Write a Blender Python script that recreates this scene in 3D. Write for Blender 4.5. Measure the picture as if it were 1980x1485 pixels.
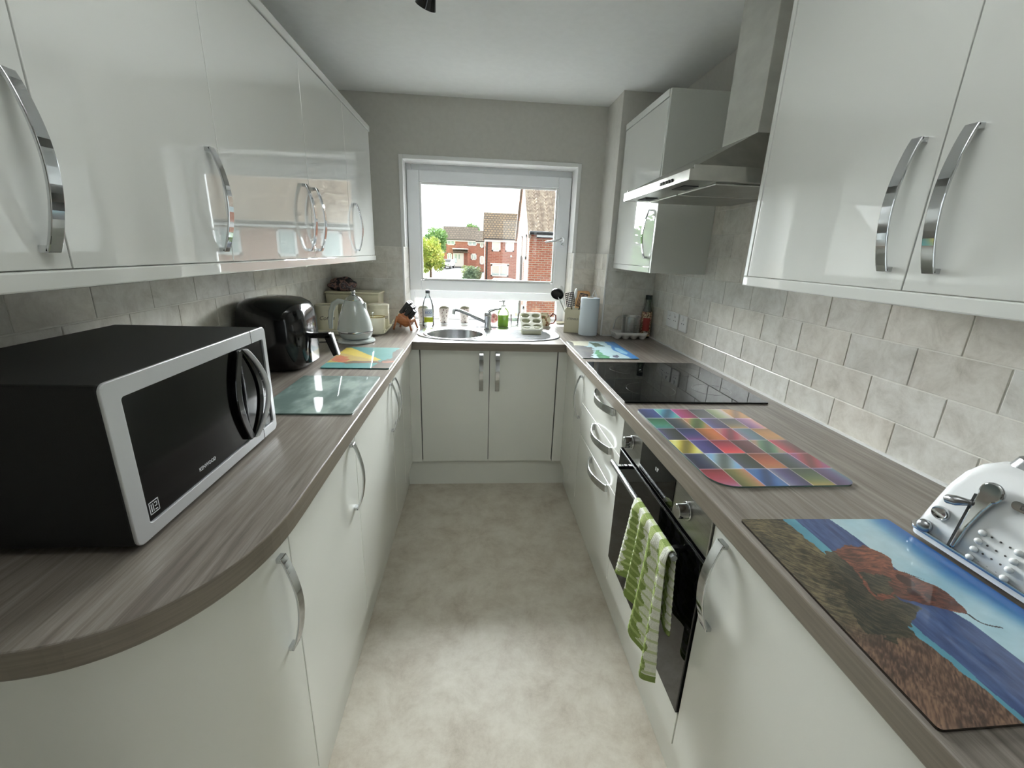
import bpy, bmesh, math, random
import numpy as np
from mathutils import Vector, Matrix
PI = math.pi
for o in list(bpy.data.objects): bpy.data.objects.remove(o)
SC = bpy.context.scene
COL = SC.collection
rnd = random.Random(7)

# ------------------------------------------------------------------ camera
cam_d = bpy.data.cameras.new('camera'); cam = bpy.data.objects.new('camera', cam_d); COL.objects.link(cam)
pitch, yaw, roll = -0.2946, -0.0865, 0.0352
fw = Vector((-math.sin(yaw)*math.cos(pitch), math.cos(yaw)*math.cos(pitch), math.sin(pitch)))
rt = Vector((math.cos(yaw), math.sin(yaw), 0)); up = rt.cross(fw)
rt2 = math.cos(roll)*rt + math.sin(roll)*up; up2 = -math.sin(roll)*rt + math.cos(roll)*up
m = Matrix.Identity(4)
for i in range(3):
    m[i][0] = rt2[i]; m[i][1] = up2[i]; m[i][2] = -fw[i]
m.translation = (0, 0, 1.3972)
cam.matrix_world = m
cam_d.sensor_width = 36; cam_d.lens = 36*842.63/1980; cam_d.clip_start = 0.02; cam_d.clip_end = 400
SC.camera = cam

# ------------------------------------------------------------------ light
W = bpy.data.worlds.new('sky'); SC.world = W; W.use_nodes = True
bg = W.node_tree.nodes['Background']; bg.inputs[0].default_value = (0.93, 0.97, 1.0, 1); bg.inputs[1].default_value = 1.7
sun_d = bpy.data.lights.new('hazy_sun', 'SUN'); sun_d.energy = 80.0; sun_d.angle = math.radians(74); sun_d.color = (0.975, 0.975, 1.0)
sun = bpy.data.objects.new('hazy_sun', sun_d); COL.objects.link(sun)
sd = Vector((0.17, 1.0, math.tan(math.radians(20))))
sun.rotation_euler = sd.to_track_quat('Z', 'Y').to_euler(); sun.location = (0, 12, 8)
UPL = (0.10, 0.58, 1.96)                                   # added fill lamp, unseen, aimed up so the ceiling spreads its light
ul_d = bpy.data.lights.new('added_fill_lamp', 'AREA'); ul_d.shape = 'DISK'; ul_d.size = .24; ul_d.energy = 6.5; ul_d.color = (0.97, 0.99, 1.0)
ul = bpy.data.objects.new('added_fill_lamp', ul_d); COL.objects.link(ul); ul.location = (UPL[0], UPL[1], UPL[2]+.012); ul.rotation_euler = (PI, 0, 0)
def portal(name, loc, rot, sx, sy):
    d = bpy.data.lights.new(name, 'AREA'); d.shape = 'RECTANGLE'; d.size = sx; d.size_y = sy; d.cycles.is_portal = True
    o = bpy.data.objects.new(name, d); COL.objects.link(o); o.location = loc; o.rotation_euler = rot
portal('window_portal', (0.08, 3.31, 1.42), (-PI/2, 0, 0), 1.2, 1.1)
portal('added_door_portal', (0.73, -2.52, 1.03), (PI/2, 0, 0), .66, 2.1)  # portal for the unseen glazed door added at the rear
SC.view_settings.view_transform = 'Standard'; SC.view_settings.look = 'None'; SC.view_settings.gamma = 1
SC.view_settings.use_curve_mapping = False; SC.view_settings.exposure = 0.45
try:
    SC.cycles.max_bounces = 10; SC.cycles.diffuse_bounces = 5; SC.cycles.glossy_bounces = 5; SC.cycles.transparent_max_bounces = 16
    SC.cycles.sample_clamp_indirect = 6
except Exception: pass

# ------------------------------------------------------------------ helpers
def lin(c):
    return tuple(((v/255)/12.92 if v/255 <= .04045 else ((v/255+.055)/1.055)**2.4) for v in c[:3]) + (1,)
def newmat(name):
    m = bpy.data.materials.new(name); m.use_nodes = True
    return m, m.node_tree, m.node_tree.nodes['Principled BSDF']
def mat(name, c, rough=.5, metal=0, coat=0, bump=0, bscale=200, spec=.5, trans=0, ior=1.45, em=0, aniso=0):
    m, nt, b = newmat(name)
    b.inputs['Base Color'].default_value = lin(c); b.inputs['Roughness'].default_value = rough
    b.inputs['Metallic'].default_value = metal; b.inputs['Coat Weight'].default_value = coat
    b.inputs['Coat Roughness'].default_value = .03; b.inputs['Specular IOR Level'].default_value = spec
    b.inputs['Transmission Weight'].default_value = trans; b.inputs['IOR'].default_value = ior
    n = nt.nodes.new('ShaderNodeTexNoise'); tc = nt.nodes.new('ShaderNodeTexCoord')
    nt.links.new(tc.outputs['Object'], n.inputs['Vector']); n.inputs['Scale'].default_value = bscale if bump else 30
    if bump:
        bp = nt.nodes.new('ShaderNodeBump'); bp.inputs['Strength'].default_value = bump; bp.inputs['Distance'].default_value = .002
        nt.links.new(n.outputs['Fac'], bp.inputs['Height']); nt.links.new(bp.outputs['Normal'], b.inputs['Normal'])
    else:
        mr = nt.nodes.new('ShaderNodeMapRange'); mr.inputs['To Min'].default_value = max(0, rough*.85); mr.inputs['To Max'].default_value = min(1, rough*1.15+.005)
        nt.links.new(n.outputs['Fac'], mr.inputs['Value']); nt.links.new(mr.outputs['Result'], b.inputs['Roughness'])
    return m
def noisemat(name, stops, scale=(1, 1, 1), ns=5, detail=6, rough=.5, bump=0, coat=0, metal=0, attr=None, spec=.5, distort=0, nrough=.55, bdist=.002):
    """colour ramp over noise on object coordinates; attr: a per-face attribute mixed in as a tint"""
    m, nt, b = newmat(name)
    tc = nt.nodes.new('ShaderNodeTexCoord'); mp = nt.nodes.new('ShaderNodeMapping'); mp.inputs['Scale'].default_value = scale
    n = nt.nodes.new('ShaderNodeTexNoise'); n.inputs['Scale'].default_value = ns; n.inputs['Detail'].default_value = detail; n.inputs['Roughness'].default_value = nrough
    n.inputs['Distortion'].default_value = distort
    nt.links.new(tc.outputs['Object'], mp.inputs['Vector']); nt.links.new(mp.outputs['Vector'], n.inputs['Vector'])
    r = nt.nodes.new('ShaderNodeValToRGB'); e = r.color_ramp.elements
    while len(e) < len(stops): e.new(.5)
    for i, (p, c) in enumerate(stops): e[i].position = p; e[i].color = lin(c)
    nt.links.new(n.outputs['Fac'], r.inputs['Fac']); out = r.outputs['Color']
    if attr:
        a = nt.nodes.new('ShaderNodeAttribute'); a.attribute_name = attr
        mx = nt.nodes.new('ShaderNodeMix'); mx.data_type = 'RGBA'; mx.blend_type = 'MULTIPLY'; mx.inputs[0].default_value = 1
        nt.links.new(out, mx.inputs[6]); nt.links.new(a.outputs['Color'], mx.inputs[7]); out = mx.outputs[2]
    nt.links.new(out, b.inputs['Base Color'])
    b.inputs['Roughness'].default_value = rough; b.inputs['Coat Weight'].default_value = coat; b.inputs['Coat Roughness'].default_value = .05
    b.inputs['Metallic'].default_value = metal; b.inputs['Specular IOR Level'].default_value = spec
    if bump:
        bp = nt.nodes.new('ShaderNodeBump'); bp.inputs['Strength'].default_value = bump; bp.inputs['Distance'].default_value = bdist
        nt.links.new(n.outputs['Fac'], bp.inputs['Height']); nt.links.new(bp.outputs['Normal'], b.inputs['Normal'])
    return m
def attrmat(name, rough=.2, coat=0, bump=0, bscale=60, spec=.5):
    m, nt, b = newmat(name)
    a = nt.nodes.new('ShaderNodeAttribute'); a.attribute_name = 'Col'
    n = nt.nodes.new('ShaderNodeTexNoise'); tc = nt.nodes.new('ShaderNodeTexCoord'); nt.links.new(tc.outputs['Object'], n.inputs['Vector'])
    n.inputs['Scale'].default_value = bscale; n.inputs['Detail'].default_value = 6
    mr = nt.nodes.new('ShaderNodeMapRange'); mr.inputs['To Min'].default_value = .86; mr.inputs['To Max'].default_value = 1.12
    mx = nt.nodes.new('ShaderNodeMix'); mx.data_type = 'RGBA'; mx.blend_type = 'MULTIPLY'; mx.inputs[0].default_value = 1
    nt.links.new(n.outputs['Fac'], mr.inputs['Value']); nt.links.new(a.outputs['Color'], mx.inputs[6]); nt.links.new(mr.outputs['Result'], mx.inputs[7])
    nt.links.new(mx.outputs[2], b.inputs['Base Color']); b.inputs['Roughness'].default_value = rough; b.inputs['Coat Weight'].default_value = coat
    b.inputs['Coat Roughness'].default_value = .02; b.inputs['Specular IOR Level'].default_value = spec
    if bump:
        bp = nt.nodes.new('ShaderNodeBump'); bp.inputs['Strength'].default_value = bump; bp.inputs['Distance'].default_value = .003
        nt.links.new(n.outputs['Fac'], bp.inputs['Height']); nt.links.new(bp.outputs['Normal'], b.inputs['Normal'])
    return m
def glassmat(name, tint=(255, 255, 255), gloss=.06, rough=.0):
    m = bpy.data.materials.new(name); m.use_nodes = True; nt = m.node_tree; nt.nodes.clear()
    o = nt.nodes.new('ShaderNodeOutputMaterial'); t = nt.nodes.new('ShaderNodeBsdfTransparent'); g = nt.nodes.new('ShaderNodeBsdfGlossy')
    t.inputs[0].default_value = lin(tint); g.inputs['Roughness'].default_value = rough
    f = nt.nodes.new('ShaderNodeFresnel'); f.inputs[0].default_value = 1.45
    mr = nt.nodes.new('ShaderNodeMath'); mr.operation = 'MULTIPLY'; mr.inputs[1].default_value = gloss/.04; mr.use_clamp = True
    mx = nt.nodes.new('ShaderNodeMixShader'); nt.links.new(f.outputs[0], mr.inputs[0]); nt.links.new(mr.outputs[0], mx.inputs[0])
    nt.links.new(t.outputs[0], mx.inputs[1]); nt.links.new(g.outputs[0], mx.inputs[2]); nt.links.new(mx.outputs[0], o.inputs[0])
    return m
def brickmat(name, ax, c1, c2, mortar, bw=.225, bh=.075, ms=.012, rough=.85, bump=.6):
    m, nt, b = newmat(name)
    tc = nt.nodes.new('ShaderNodeTexCoord'); sp = nt.nodes.new('ShaderNodeSeparateXYZ'); cb = nt.nodes.new('ShaderNodeCombineXYZ')
    nt.links.new(tc.outputs['Object'], sp.inputs[0]); nt.links.new(sp.outputs[ax], cb.inputs[0]); nt.links.new(sp.outputs[2], cb.inputs[1])
    t = nt.nodes.new('ShaderNodeTexBrick'); nt.links.new(cb.outputs[0], t.inputs['Vector'])
    t.inputs['Color1'].default_value = lin(c1); t.inputs['Color2'].default_value = lin(c2); t.inputs['Mortar'].default_value = lin(mortar)
    t.inputs['Scale'].default_value = 1; t.inputs['Brick Width'].default_value = bw; t.inputs['Row Height'].default_value = bh; t.inputs['Mortar Size'].default_value = ms
    nt.links.new(t.outputs['Color'], b.inputs['Base Color']); b.inputs['Roughness'].default_value = rough
    bp = nt.nodes.new('ShaderNodeBump'); bp.inputs['Strength'].default_value = bump; bp.inputs['Distance'].default_value = .01; bp.invert = True
    nt.links.new(t.outputs['Fac'], bp.inputs['Height']); nt.links.new(bp.outputs['Normal'], b.inputs['Normal'])
    return m

WL = {}                                                     # world position of each parent
def tag(o, label=None, cat=None, group=None, kind=None):
    if label: o['label'] = label
    if cat: o['category'] = cat
    if group: o['group'] = group
    if kind: o['kind'] = kind
    return o
def thing(name, loc, label, cat, group=None):
    o = bpy.data.objects.new(name, None); o.empty_display_size = .05; COL.objects.link(o); o.location = loc
    WL[o.name] = Vector(loc); return tag(o, label, cat, group)
class MB:
    def __init__(s): s.bm = bmesh.new()
    def box(s, a, b, M=None):
        a, b = Vector(a), Vector(b)
        r = bmesh.ops.create_cube(s.bm, size=1); c = (a+b)/2; d = b-a
        for v in r['verts']:
            v.co = Vector((v.co.x*d.x, v.co.y*d.y, v.co.z*d.z)) + c
            if M: v.co = M @ v.co
        return s
    def rbox(s, a, b, r, seg=3):
        t = bmesh.new(); a, b = Vector(a), Vector(b); q = bmesh.ops.create_cube(t, size=1); c = (a+b)/2; d = b-a
        for v in t.verts: v.co = Vector((v.co.x*d.x, v.co.y*d.y, v.co.z*d.z)) + c
        bmesh.ops.bevel(t, geom=t.edges[:], offset=r, segments=seg, profile=.5, affect='EDGES')
        me = bpy.data.meshes.new('t'); t.to_mesh(me); t.free(); s.bm.from_mesh(me); bpy.data.meshes.remove(me); return s
    def cyl(s, p0, p1, r0, r1=None, n=24, caps=True):
        r1 = r0 if r1 is None else r1; p0, p1 = Vector(p0), Vector(p1); d = p1-p0
        q = bmesh.ops.create_cone(s.bm, cap_ends=caps, segments=n, radius1=r0, radius2=r1, depth=d.length)
        R = d.to_track_quat('Z', 'Y').to_matrix()
        for v in q['verts']: v.co = R @ v.co + (p0+p1)/2
        return s
    def sph(s, c, r, sc=(1, 1, 1), seg=20, M=None):
        q = bmesh.ops.create_uvsphere(s.bm, u_segments=seg, v_segments=seg//2, radius=r)
        for v in q['verts']:
            v.co = Vector((v.co.x*sc[0], v.co.y*sc[1], v.co.z*sc[2]))
            if M: v.co = M @ v.co
            v.co += Vector(c)
        return s
    def lathe(s, c, prof, n=32, sx=1, sy=1):
        rings = []
        for r, z in prof:
            if r < 1e-6: rings.append([s.bm.verts.new((c[0], c[1], c[2]+z))])
            else: rings.append([s.bm.verts.new((c[0]+sx*r*math.cos(2*PI*i/n), c[1]+sy*r*math.sin(2*PI*i/n), c[2]+z)) for i in range(n)])
        for a, b in zip(rings, rings[1:]):
            for i in range(n):
                j = (i+1) % n
                if len(a) == 1 and len(b) == 1: continue
                if len(a) == 1: s.bm.faces.new((a[0], b[j], b[i]))
                elif len(b) == 1: s.bm.faces.new((a[i], a[j], b[0]))
                else: s.bm.faces.new((a[i], a[j], b[j], b[i]))
        return s
    def tube(s, pts, r, n=10, cap=True):
        pts = [Vector(p) for p in pts]; rs = r if isinstance(r, (list, tuple)) else [r]*len(pts)
        rings = []; pu = None
        for i, p in enumerate(pts):
            t = (pts[min(i+1, len(pts)-1)] - pts[max(i-1, 0)]).normalized()
            if pu is None: pu = t.orthogonal().normalized()
            u = (pu - t*pu.dot(t)).normalized(); pu = u; w = t.cross(u)
            rings.append([s.bm.verts.new(p + rs[i]*(u*math.cos(2*PI*k/n)+w*math.sin(2*PI*k/n))) for k in range(n)])
        for a, b in zip(rings, rings[1:]):
            for k in range(n): s.bm.faces.new((a[k], a[(k+1) % n], b[(k+1) % n], b[k]))
        if cap: s.bm.faces.new(rings[0][::-1]); s.bm.faces.new(rings[-1])
        return s
    def strap(s, pts, wdir, w, t):
        """flat bar: a rectangle w (along wdir) by t swept along pts"""
        pts = [Vector(p) for p in pts]; wd = Vector(wdir).normalized(); R = []
        for i, p in enumerate(pts):
            T = (pts[min(i+1, len(pts)-1)] - pts[max(i-1, 0)]).normalized(); nn = T.cross(wd).normalized()
            R.append([s.bm.verts.new(p + wd*a*w/2 + nn*b*t/2) for a, b in ((-1, -1), (1, -1), (1, 1), (-1, 1))])
        for a, b in zip(R, R[1:]):
            for k in range(4): s.bm.faces.new((a[k], a[(k+1) % 4], b[(k+1) % 4], b[k]))
        s.bm.faces.new(R[0][::-1]); s.bm.faces.new(R[-1]); return s
    def prism(s, poly, lo, hi, ax='z', M=None):
        """polygon extruded along ax; poly in the two other axes in order"""
        def P(u, v, w):
            q = {'z': (u, v, w), 'y': (u, w, v), 'x': (w, u, v)}[ax]; q = Vector(q); return M @ q if M else q
        A = [s.bm.verts.new(P(u, v, lo)) for u, v in poly]; B = [s.bm.verts.new(P(u, v, hi)) for u, v in poly]
        s.bm.faces.new(A[::-1]); s.bm.faces.new(B)
        for i in range(len(poly)): j = (i+1) % len(poly); s.bm.faces.new((A[i], A[j], B[j], B[i]))
        return s
    def quad(s, *p): s.bm.faces.new([s.bm.verts.new(q) for q in p]); return s
    def build(s, name, mt, parent=None, bevel=0, smooth=False, label=None, seg=2, keep=False, M=None):
        bm = s.bm
        if M: bmesh.ops.transform(bm, matrix=M, verts=bm.verts[:])
        bmesh.ops.recalc_face_normals(bm, faces=bm.faces[:])
        if parent is not None: org = WL[parent.name]
        else:
            xs = [v.co for v in bm.verts]
            org = Vector(((min(c.x for c in xs)+max(c.x for c in xs))/2, (min(c.y for c in xs)+max(c.y for c in xs))/2, min(c.z for c in xs)))
            if keep: org = Vector((0, 0, 0))
        for v in bm.verts: v.co -= org
        me = bpy.data.meshes.new(name); bm.to_mesh(me); bm.free()
        for mm in (mt if isinstance(mt, (list, tuple)) else [mt]): me.materials.append(mm)
        if smooth:
            for p in me.polygons: p.use_smooth = True
            if smooth != 'all': me.set_sharp_from_angle(angle=math.radians(smooth if smooth is not True else 40))
        o = bpy.data.objects.new(name, me); COL.objects.link(o)
        if parent is not None: o.parent = parent
        else: o.location = org
        WL[o.name] = org
        if bevel:
            b = o.modifiers.new('bevel', 'BEVEL'); b.width = bevel; b.segments = seg; b.limit_method = 'ANGLE'; b.angle_limit = math.radians(35)
            b.harden_normals = False
        if label: o['label'] = label
        return o
def box(name, a, b, mt, parent=None, bevel=0, label=None, keep=False): return MB().box(a, b).build(name, mt, parent, bevel, label=label, keep=keep)
def struct(o): o['kind'] = 'structure'; return o
def text(name, s, size, M, mt, parent, depth=.0004, align='CENTER'):
    cu = bpy.data.curves.new('t', 'FONT'); cu.body = s; cu.size = size; cu.extrude = depth; cu.align_x = align; cu.align_y = 'CENTER'; cu.resolution_u = 2
    t = bpy.data.objects.new('t', cu); COL.objects.link(t); bpy.context.view_layer.update()
    me = bpy.data.meshes.new_from_object(t.evaluated_get(bpy.context.evaluated_depsgraph_get())); bpy.data.objects.remove(t); bpy.data.curves.remove(cu)
    me.transform(M); me.transform(Matrix.Translation(-WL[parent.name])); me.materials.clear(); me.materials.append(mt); me.name = name
    o = bpy.data.objects.new(name, me); COL.objects.link(o); o.parent = parent; WL[o.name] = WL[parent.name]; return o
def frameM(o, x, y):
    x, y = Vector(x).normalized(), Vector(y).normalized(); z = x.cross(y); m = Matrix.Identity(4)
    for i in range(3): m[i][0] = x[i]; m[i][1] = y[i]; m[i][2] = z[i]; m[i][3] = o[i]
    return m
def roundrect(x0, y0, x1, y1, r, n=6):
    rr = r if isinstance(r, (list, tuple)) else [r]*4; P = []
    for (cx, cy, a0), q in zip(((x1, y1, 0), (x0, y1, PI/2), (x0, y0, PI), (x1, y0, 1.5*PI)), rr):
        ox = cx - q if cx == x1 else cx + q; oy = cy - q if cy == y1 else cy + q
        for k in range(n+1): a = a0 + PI/2*k/n; P.append((ox+q*math.cos(a), oy+q*math.sin(a)))
    return P

# ------------------------------------------------------------------ materials
M_wall = noisemat('grey wall paint', [(.3, (196, 194, 187)), (.7, (202, 200, 193))], ns=40, rough=.75, bump=.05)
M_ceil = noisemat('white ceiling paint', [(.3, (236, 237, 235)), (.7, (240, 241, 239))], ns=30, rough=.8, bump=.04)
M_floor = noisemat('mottled stone vinyl', [(.28, (168, 157, 140)), (.43, (192, 183, 168)), (.54, (204, 197, 183)), (.72, (218, 212, 200))], ns=6, detail=14, nrough=.76, rough=.42, bump=.12, distort=.25, bdist=.001)
M_tile = noisemat('stone effect tile', [(.28, (182, 178, 168)), (.44, (206, 202, 193)), (.56, (218, 215, 207)), (.72, (230, 228, 222))], ns=14, detail=12, nrough=.74, rough=.28, attr='tint', bump=.05, distort=.4)
M_grout = mat('pale grout', (226, 224, 216), .7)
M_gloss = mat('high gloss grey white door', (226, 228, 224), .02, coat=1)
M_gloss.node_tree.nodes['Principled BSDF'].inputs['Coat Roughness'].default_value = 0
M_gloss.node_tree.nodes['Principled BSDF'].inputs['Coat IOR'].default_value = 1.75
M_door = mat('satin grey white door', (230, 231, 224), .16, coat=.5)
M_door.node_tree.nodes['Principled BSDF'].inputs['Coat Roughness'].default_value = .12
M_carc = mat('grey white cabinet board', (206, 209, 203), .35)
M_gap = mat('cabinet shadow gap lining', (50, 50, 47), .7)
M_wt = noisemat('grey wood laminate lengthways', [(.26, (88, 81, 74)), (.44, (116, 108, 100)), (.56, (134, 127, 119)), (.74, (160, 154, 146))], scale=(30, 1.1, 30), ns=2.4, detail=12, nrough=.7, rough=.3, bump=.05, distort=.35)
M_wtx = noisemat('grey wood laminate crossways', [(.26, (88, 81, 74)), (.44, (116, 108, 100)), (.56, (134, 127, 119)), (.74, (160, 154, 146))], scale=(1.1, 30, 30), ns=2.4, detail=12, nrough=.7, rough=.3, bump=.05, distort=.35)
M_edge = noisemat('grey brown laminate edging', [(.3, (116, 107, 96)), (.7, (134, 125, 113))], scale=(2, 2, 60), ns=3, rough=.35)
M_chrome = mat('polished chrome', (206, 208, 210), .07, metal=1)
M_satin = mat('satin nickel', (176, 178, 180), .24, metal=1)
M_steel = noisemat('brushed stainless steel', [(.3, (150, 149, 143)), (.7, (176, 175, 169))], scale=(4, 4, 300), ns=4, rough=.3, metal=1)
M_steelh = noisemat('stainless steel hood sheet', [(.3, (160, 159, 152)), (.7, (182, 181, 174))], scale=(3, 3, 3), ns=4, rough=.28, metal=1)
M_chim = noisemat('satin chimney steel', [(.3, (194, 194, 188)), (.7, (210, 210, 203))], scale=(3, 3, 6), ns=3, rough=.42, metal=.55)
M_sink = mat('polished sink steel', (196, 198, 201), .24, metal=1)
M_pvc = mat('white window plastic', (226, 228, 230), .25)
M_white = mat('white gloss paint', (232, 232, 230), .25)
M_glass = glassmat('window glass', (250, 253, 252))
M_black = mat('black gloss plastic', (9, 9, 10), .12, coat=.3)
M_blackm = mat('black textured metal', (17, 17, 16), .5, bump=.2, bscale=900)
M_blackg = mat('black ceramic glass', (5, 5, 6), .015)
M_mwglass = mat('microwave door glass', (7, 7, 8), .12, spec=.35)
M_silver = mat('brushed silver plastic', (204, 206, 208), .34, metal=.6)
M_print = mat('pale print', (205, 208, 210), .5)
M_printd = mat('dark print', (70, 68, 64), .6)
M_cream = mat('cream enamel', (226, 221, 199), .18, coat=.5)
M_creamp = mat('cream powder coat', (214, 208, 182), .35)
M_kettle = mat('pale grey enamel', (190, 196, 194), .14, coat=.6)
M_knife = mat('black riveted handle', (16, 16, 16), .45)
M_rubber = mat('black rubber', (20, 20, 20), .7)

# ------------------------------------------------------------------ room shell
XL, XR, LW, RW, YB, YF, HC, HT = -.349, .4994, -.94, 1.0987, 2.97, 2.367, 2.2575, .91
TK = .044; YR = -2.4
PX, PY = .789, 2.68                                         # boxed pillar in the far right corner
WX0, WX1, WZ0, WZ1 = -.477, .643, .912, 1.934               # window opening
struct(box('floor', (LW-.1, YR-.1, -.1), (RW+.1, YB+.35, 0), M_floor, keep=True))
struct(box('ceiling', (LW-.1, YR-.1, HC), (RW+.1, YB+.35, HC+.12), M_ceil, keep=True))
struct(box('wall_left', (LW-.1, YR-.1, 0), (LW, YB+.3, HC), M_wall, keep=True))
struct(box('wall_right', (RW, YR-.1, 0), (RW+.1, YB+.3, HC), M_wall, keep=True))
b = MB()
b.box((LW, YB, 0), (WX0, YB+.3, HC)).box((WX1, YB, 0), (RW, YB+.3, HC)).box((WX0, YB, 0), (WX1, YB+.3, WZ0)).box((WX0, YB, WZ1), (WX1, YB+.3, HC))
struct(b.build('wall_back', M_wall, keep=True))
struct(box('wall_pillar', (PX, PY, 0), (RW, YB, HC), M_wall, keep=True))
b = MB()                                                    # rear wall; its unseen glazed door is added to let in fill light
DX0, DX1, DZ = .42, 1.04, 2.05
b.box((LW, YR-.1, 0), (DX0, YR, HC)).box((DX1, YR-.1, 0), (RW, YR, HC)).box((DX0, YR-.1, DZ), (DX1, YR, HC))
struct(b.build('wall_rear', M_wall, keep=True))
b = MB()
for x0, x1 in ((DX0, DX1),):
    b.box((x0, YR-.08, 0), (x0+.07, YR-.02, DZ)).box((x1-.07, YR-.08, 0), (x1, YR-.02, DZ)).box((x0+.07, YR-.08, 0), (x1-.07, YR-.02, .12)).box((x0+.07, YR-.08, DZ-.08), (x1-.07, YR-.02, DZ))
gd = struct(b.build('added_door_1', M_pvc, keep=True))
box('pane', (DX0+.07, YR-.055, .12), (DX1-.07, YR-.045, DZ-.08), M_glass, gd)

# tiles: real raised tiles over a grout bed
def tiles(name, ax, plane, sgn, u0, u1, off, rows, zlines, zmax=None):
    """ax: axis the tiles run along; off(row) a joint position"""
    b = MB(); bm = b.bm; g = .0028; P = .2015; cl = bm.loops.layers.float_color.new('tint')
    for r in rows:
        z0, z1 = zlines[r]+g/2, zlines[r+1]-g/2
        k0 = math.floor((u0-off[r % 2])/P)
        for k in range(k0, k0+60):
            a, c = off[r % 2]+k*P+g/2, off[r % 2]+(k+1)*P-g/2
            a, c = max(a, u0), min(c, u1)
            if c-a < .004: continue
            t = .93+.1*rnd.random(); w = rnd.uniform(-.018, .018); e = .0016; d0, d1 = plane, plane+sgn*.0075
            ring = []
            for ee, dd in ((0, d0), (0, d1-sgn*e*.6), (e, d1)):
                q = [(a+ee, z0+ee), (c-ee, z0+ee), (c-ee, z1-ee), (a+ee, z1-ee)]
                ring.append([bm.verts.new((u, dd, z) if ax == 'x' else (dd, u, z)) for u, z in q])
            fs = [bm.faces.new(ring[2])]
            for A, B in zip(ring, ring[1:]):
                for i in range(4): fs.append(bm.faces.new((A[i], A[(i+1) % 4], B[(i+1) % 4], B[i])))
            for f in fs:
                for l in f.loops: l[cl] = (t+w, t, t-w, 1)
    o = b.build(name, M_tile, keep=True); struct(o)
    zt = zlines[max(rows)+1]; zb = zlines[min(rows)]
    a0, a1 = plane-sgn*.0, plane+sgn*.0058
    if ax == 'x': box('grout', (u0, min(a0, a1), zb), (u1, max(a0, a1), zt), M_grout, o)
    else: box('grout', (min(a0, a1), u0, zb), (max(a0, a1), u1, zt), M_grout, o)
    return o
ZL = [.91, 1.0039, 1.1038, 1.2037, 1.3036, 1.4035, 1.5034, 1.6033, 1.7032, 1.8]
tiles('wall_right_tiles', 'y', RW, -1, -.6, PY, (.9777, .8770), range(5), ZL)
tiles('wall_right_hood_tiles', 'y', RW, -1, 1.325, 2.078, (.9777, .8770), range(5, 8), ZL)
tiles('wall_left_tiles', 'y', LW, 1, -.2, YB, (1.0515, .948), range(5), ZL)
tiles('wall_back_left_tiles', 'x', YB, -1, LW+.008, WX0-.002, (-.669, -.578), range(5), ZL)
tiles('wall_back_right_tiles', 'x', YB, -1, WX1+.002, PX, (.72, .62), range(5), ZL)
tiles('wall_pillar_front_tiles', 'x', PY, -1, PX, RW-.008, (.834, .908), range(5), ZL)
tiles('wall_pillar_side_tiles', 'y', PX, -1, PY-.005, YB-.008, (2.77, 2.87), range(5), ZL)
tiles('window_reveal_left_tiles', 'y', WX0, 1, YB-.005, 3.2, (3.02, 3.12), range(5), ZL)
tiles('window_reveal_right_tiles', 'y', WX1, -1, YB-.005, 3.2, (3.02, 3.12), range(5), ZL)
struct(box('trim_1', (PX-.011, PY-.011, HT), (PX-.001, PY-.001, 1.404), M_white, bevel=.003))
struct(box('trim_2', (WX0-.004, YB-.012, HT), (WX0+.009, YB-.002, 1.404), M_white, bevel=.003))
struct(box('trim_3', (WX1-.009, YB-.012, HT), (WX1+.004, YB-.002, 1.404), M_white, bevel=.003))
b = MB().box((WX0-.004, YB-.012, 1.404), (WX0+.02, YB+.004, WZ1+.004)).box((WX1-.02, YB-.012, 1.404), (WX1+.004, YB+.004, WZ1+.004)).box((WX0+.02, YB-.012, WZ1-.02), (WX1-.02, YB+.004, WZ1+.004))
struct(b.build('trim_4', M_white, bevel=.003))
b = MB().box((WX0, YB, 1.404), (WX0+.006, 3.2, WZ1)).box((WX1-.006, YB, 1.404), (WX1, 3.2, WZ1)).box((WX0, YB, WZ1-.006), (WX1, 3.2, WZ1))
struct(b.build('window_reveal', M_white, keep=True))
# silicone bead along the back of the worktops
b = MB().box((RW-.015, -.6, HT), (RW-.0075, PY-.008, HT+.006)).box((PX, PY-.015, HT), (RW-.008, PY-.0075, HT+.006)).box((LW+.0075, .46, HT), (LW+.015, YB-.008, HT+.006)).box((LW+.008, YB-.015, HT), (WX0, YB-.0075, HT+.006))
struct(b.build('trim_5', M_white, keep=True))

# window
win = struct(MB().box((WX0, 3.20, WZ0), (WX0+.037, 3.27, WZ1-.006)).box((.585, 3.20, WZ0), (WX1, 3.27, 1.06)).box((.615, 3.20, 1.06), (WX1, 3.27, WZ1-.006))
             .box((WX0+.037, 3.20, 1.885), (WX1-.02, 3.27, WZ1-.006)).box((WX0+.037, 3.20, 1.058), (.62, 3.27, 1.118)).box((WX0+.037, 3.20, WZ0), (.585, 3.27, WZ0+.02)).build('window_1', M_pvc, bevel=.004))
S0, S1, T0, T1 = -.468, .634, 1.115, 1.889; G0, G1, H0, H1 = -.388, .546, 1.186, 1.818
b = MB().box((S0, 3.175, T0), (G0, 3.235, T1)).box((G1, 3.175, T0), (S1, 3.235, T1)).box((G0, 3.175, T0), (G1, 3.235, H0)).box((G0, 3.175, H1), (G1, 3.235, T1))
sash = b.build('sash', M_pvc, win, bevel=.005)
b = MB().box((G0, 3.183, H0), (G0+.014, 3.2, H1)).box((G1-.014, 3.183, H0), (G1, 3.2, H1)).box((G0+.014, 3.183, H0), (G1-.014, 3.2, H0+.014)).box((G0+.014, 3.183, H1-.014), (G1-.014, 3.2, H1))
b.build('glazing_bead', M_white, sash, bevel=.004)
box('pane', (G0+.004, 3.203, H0+.004), (G1-.004, 3.207, H1-.004), M_glass, sash)
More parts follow.
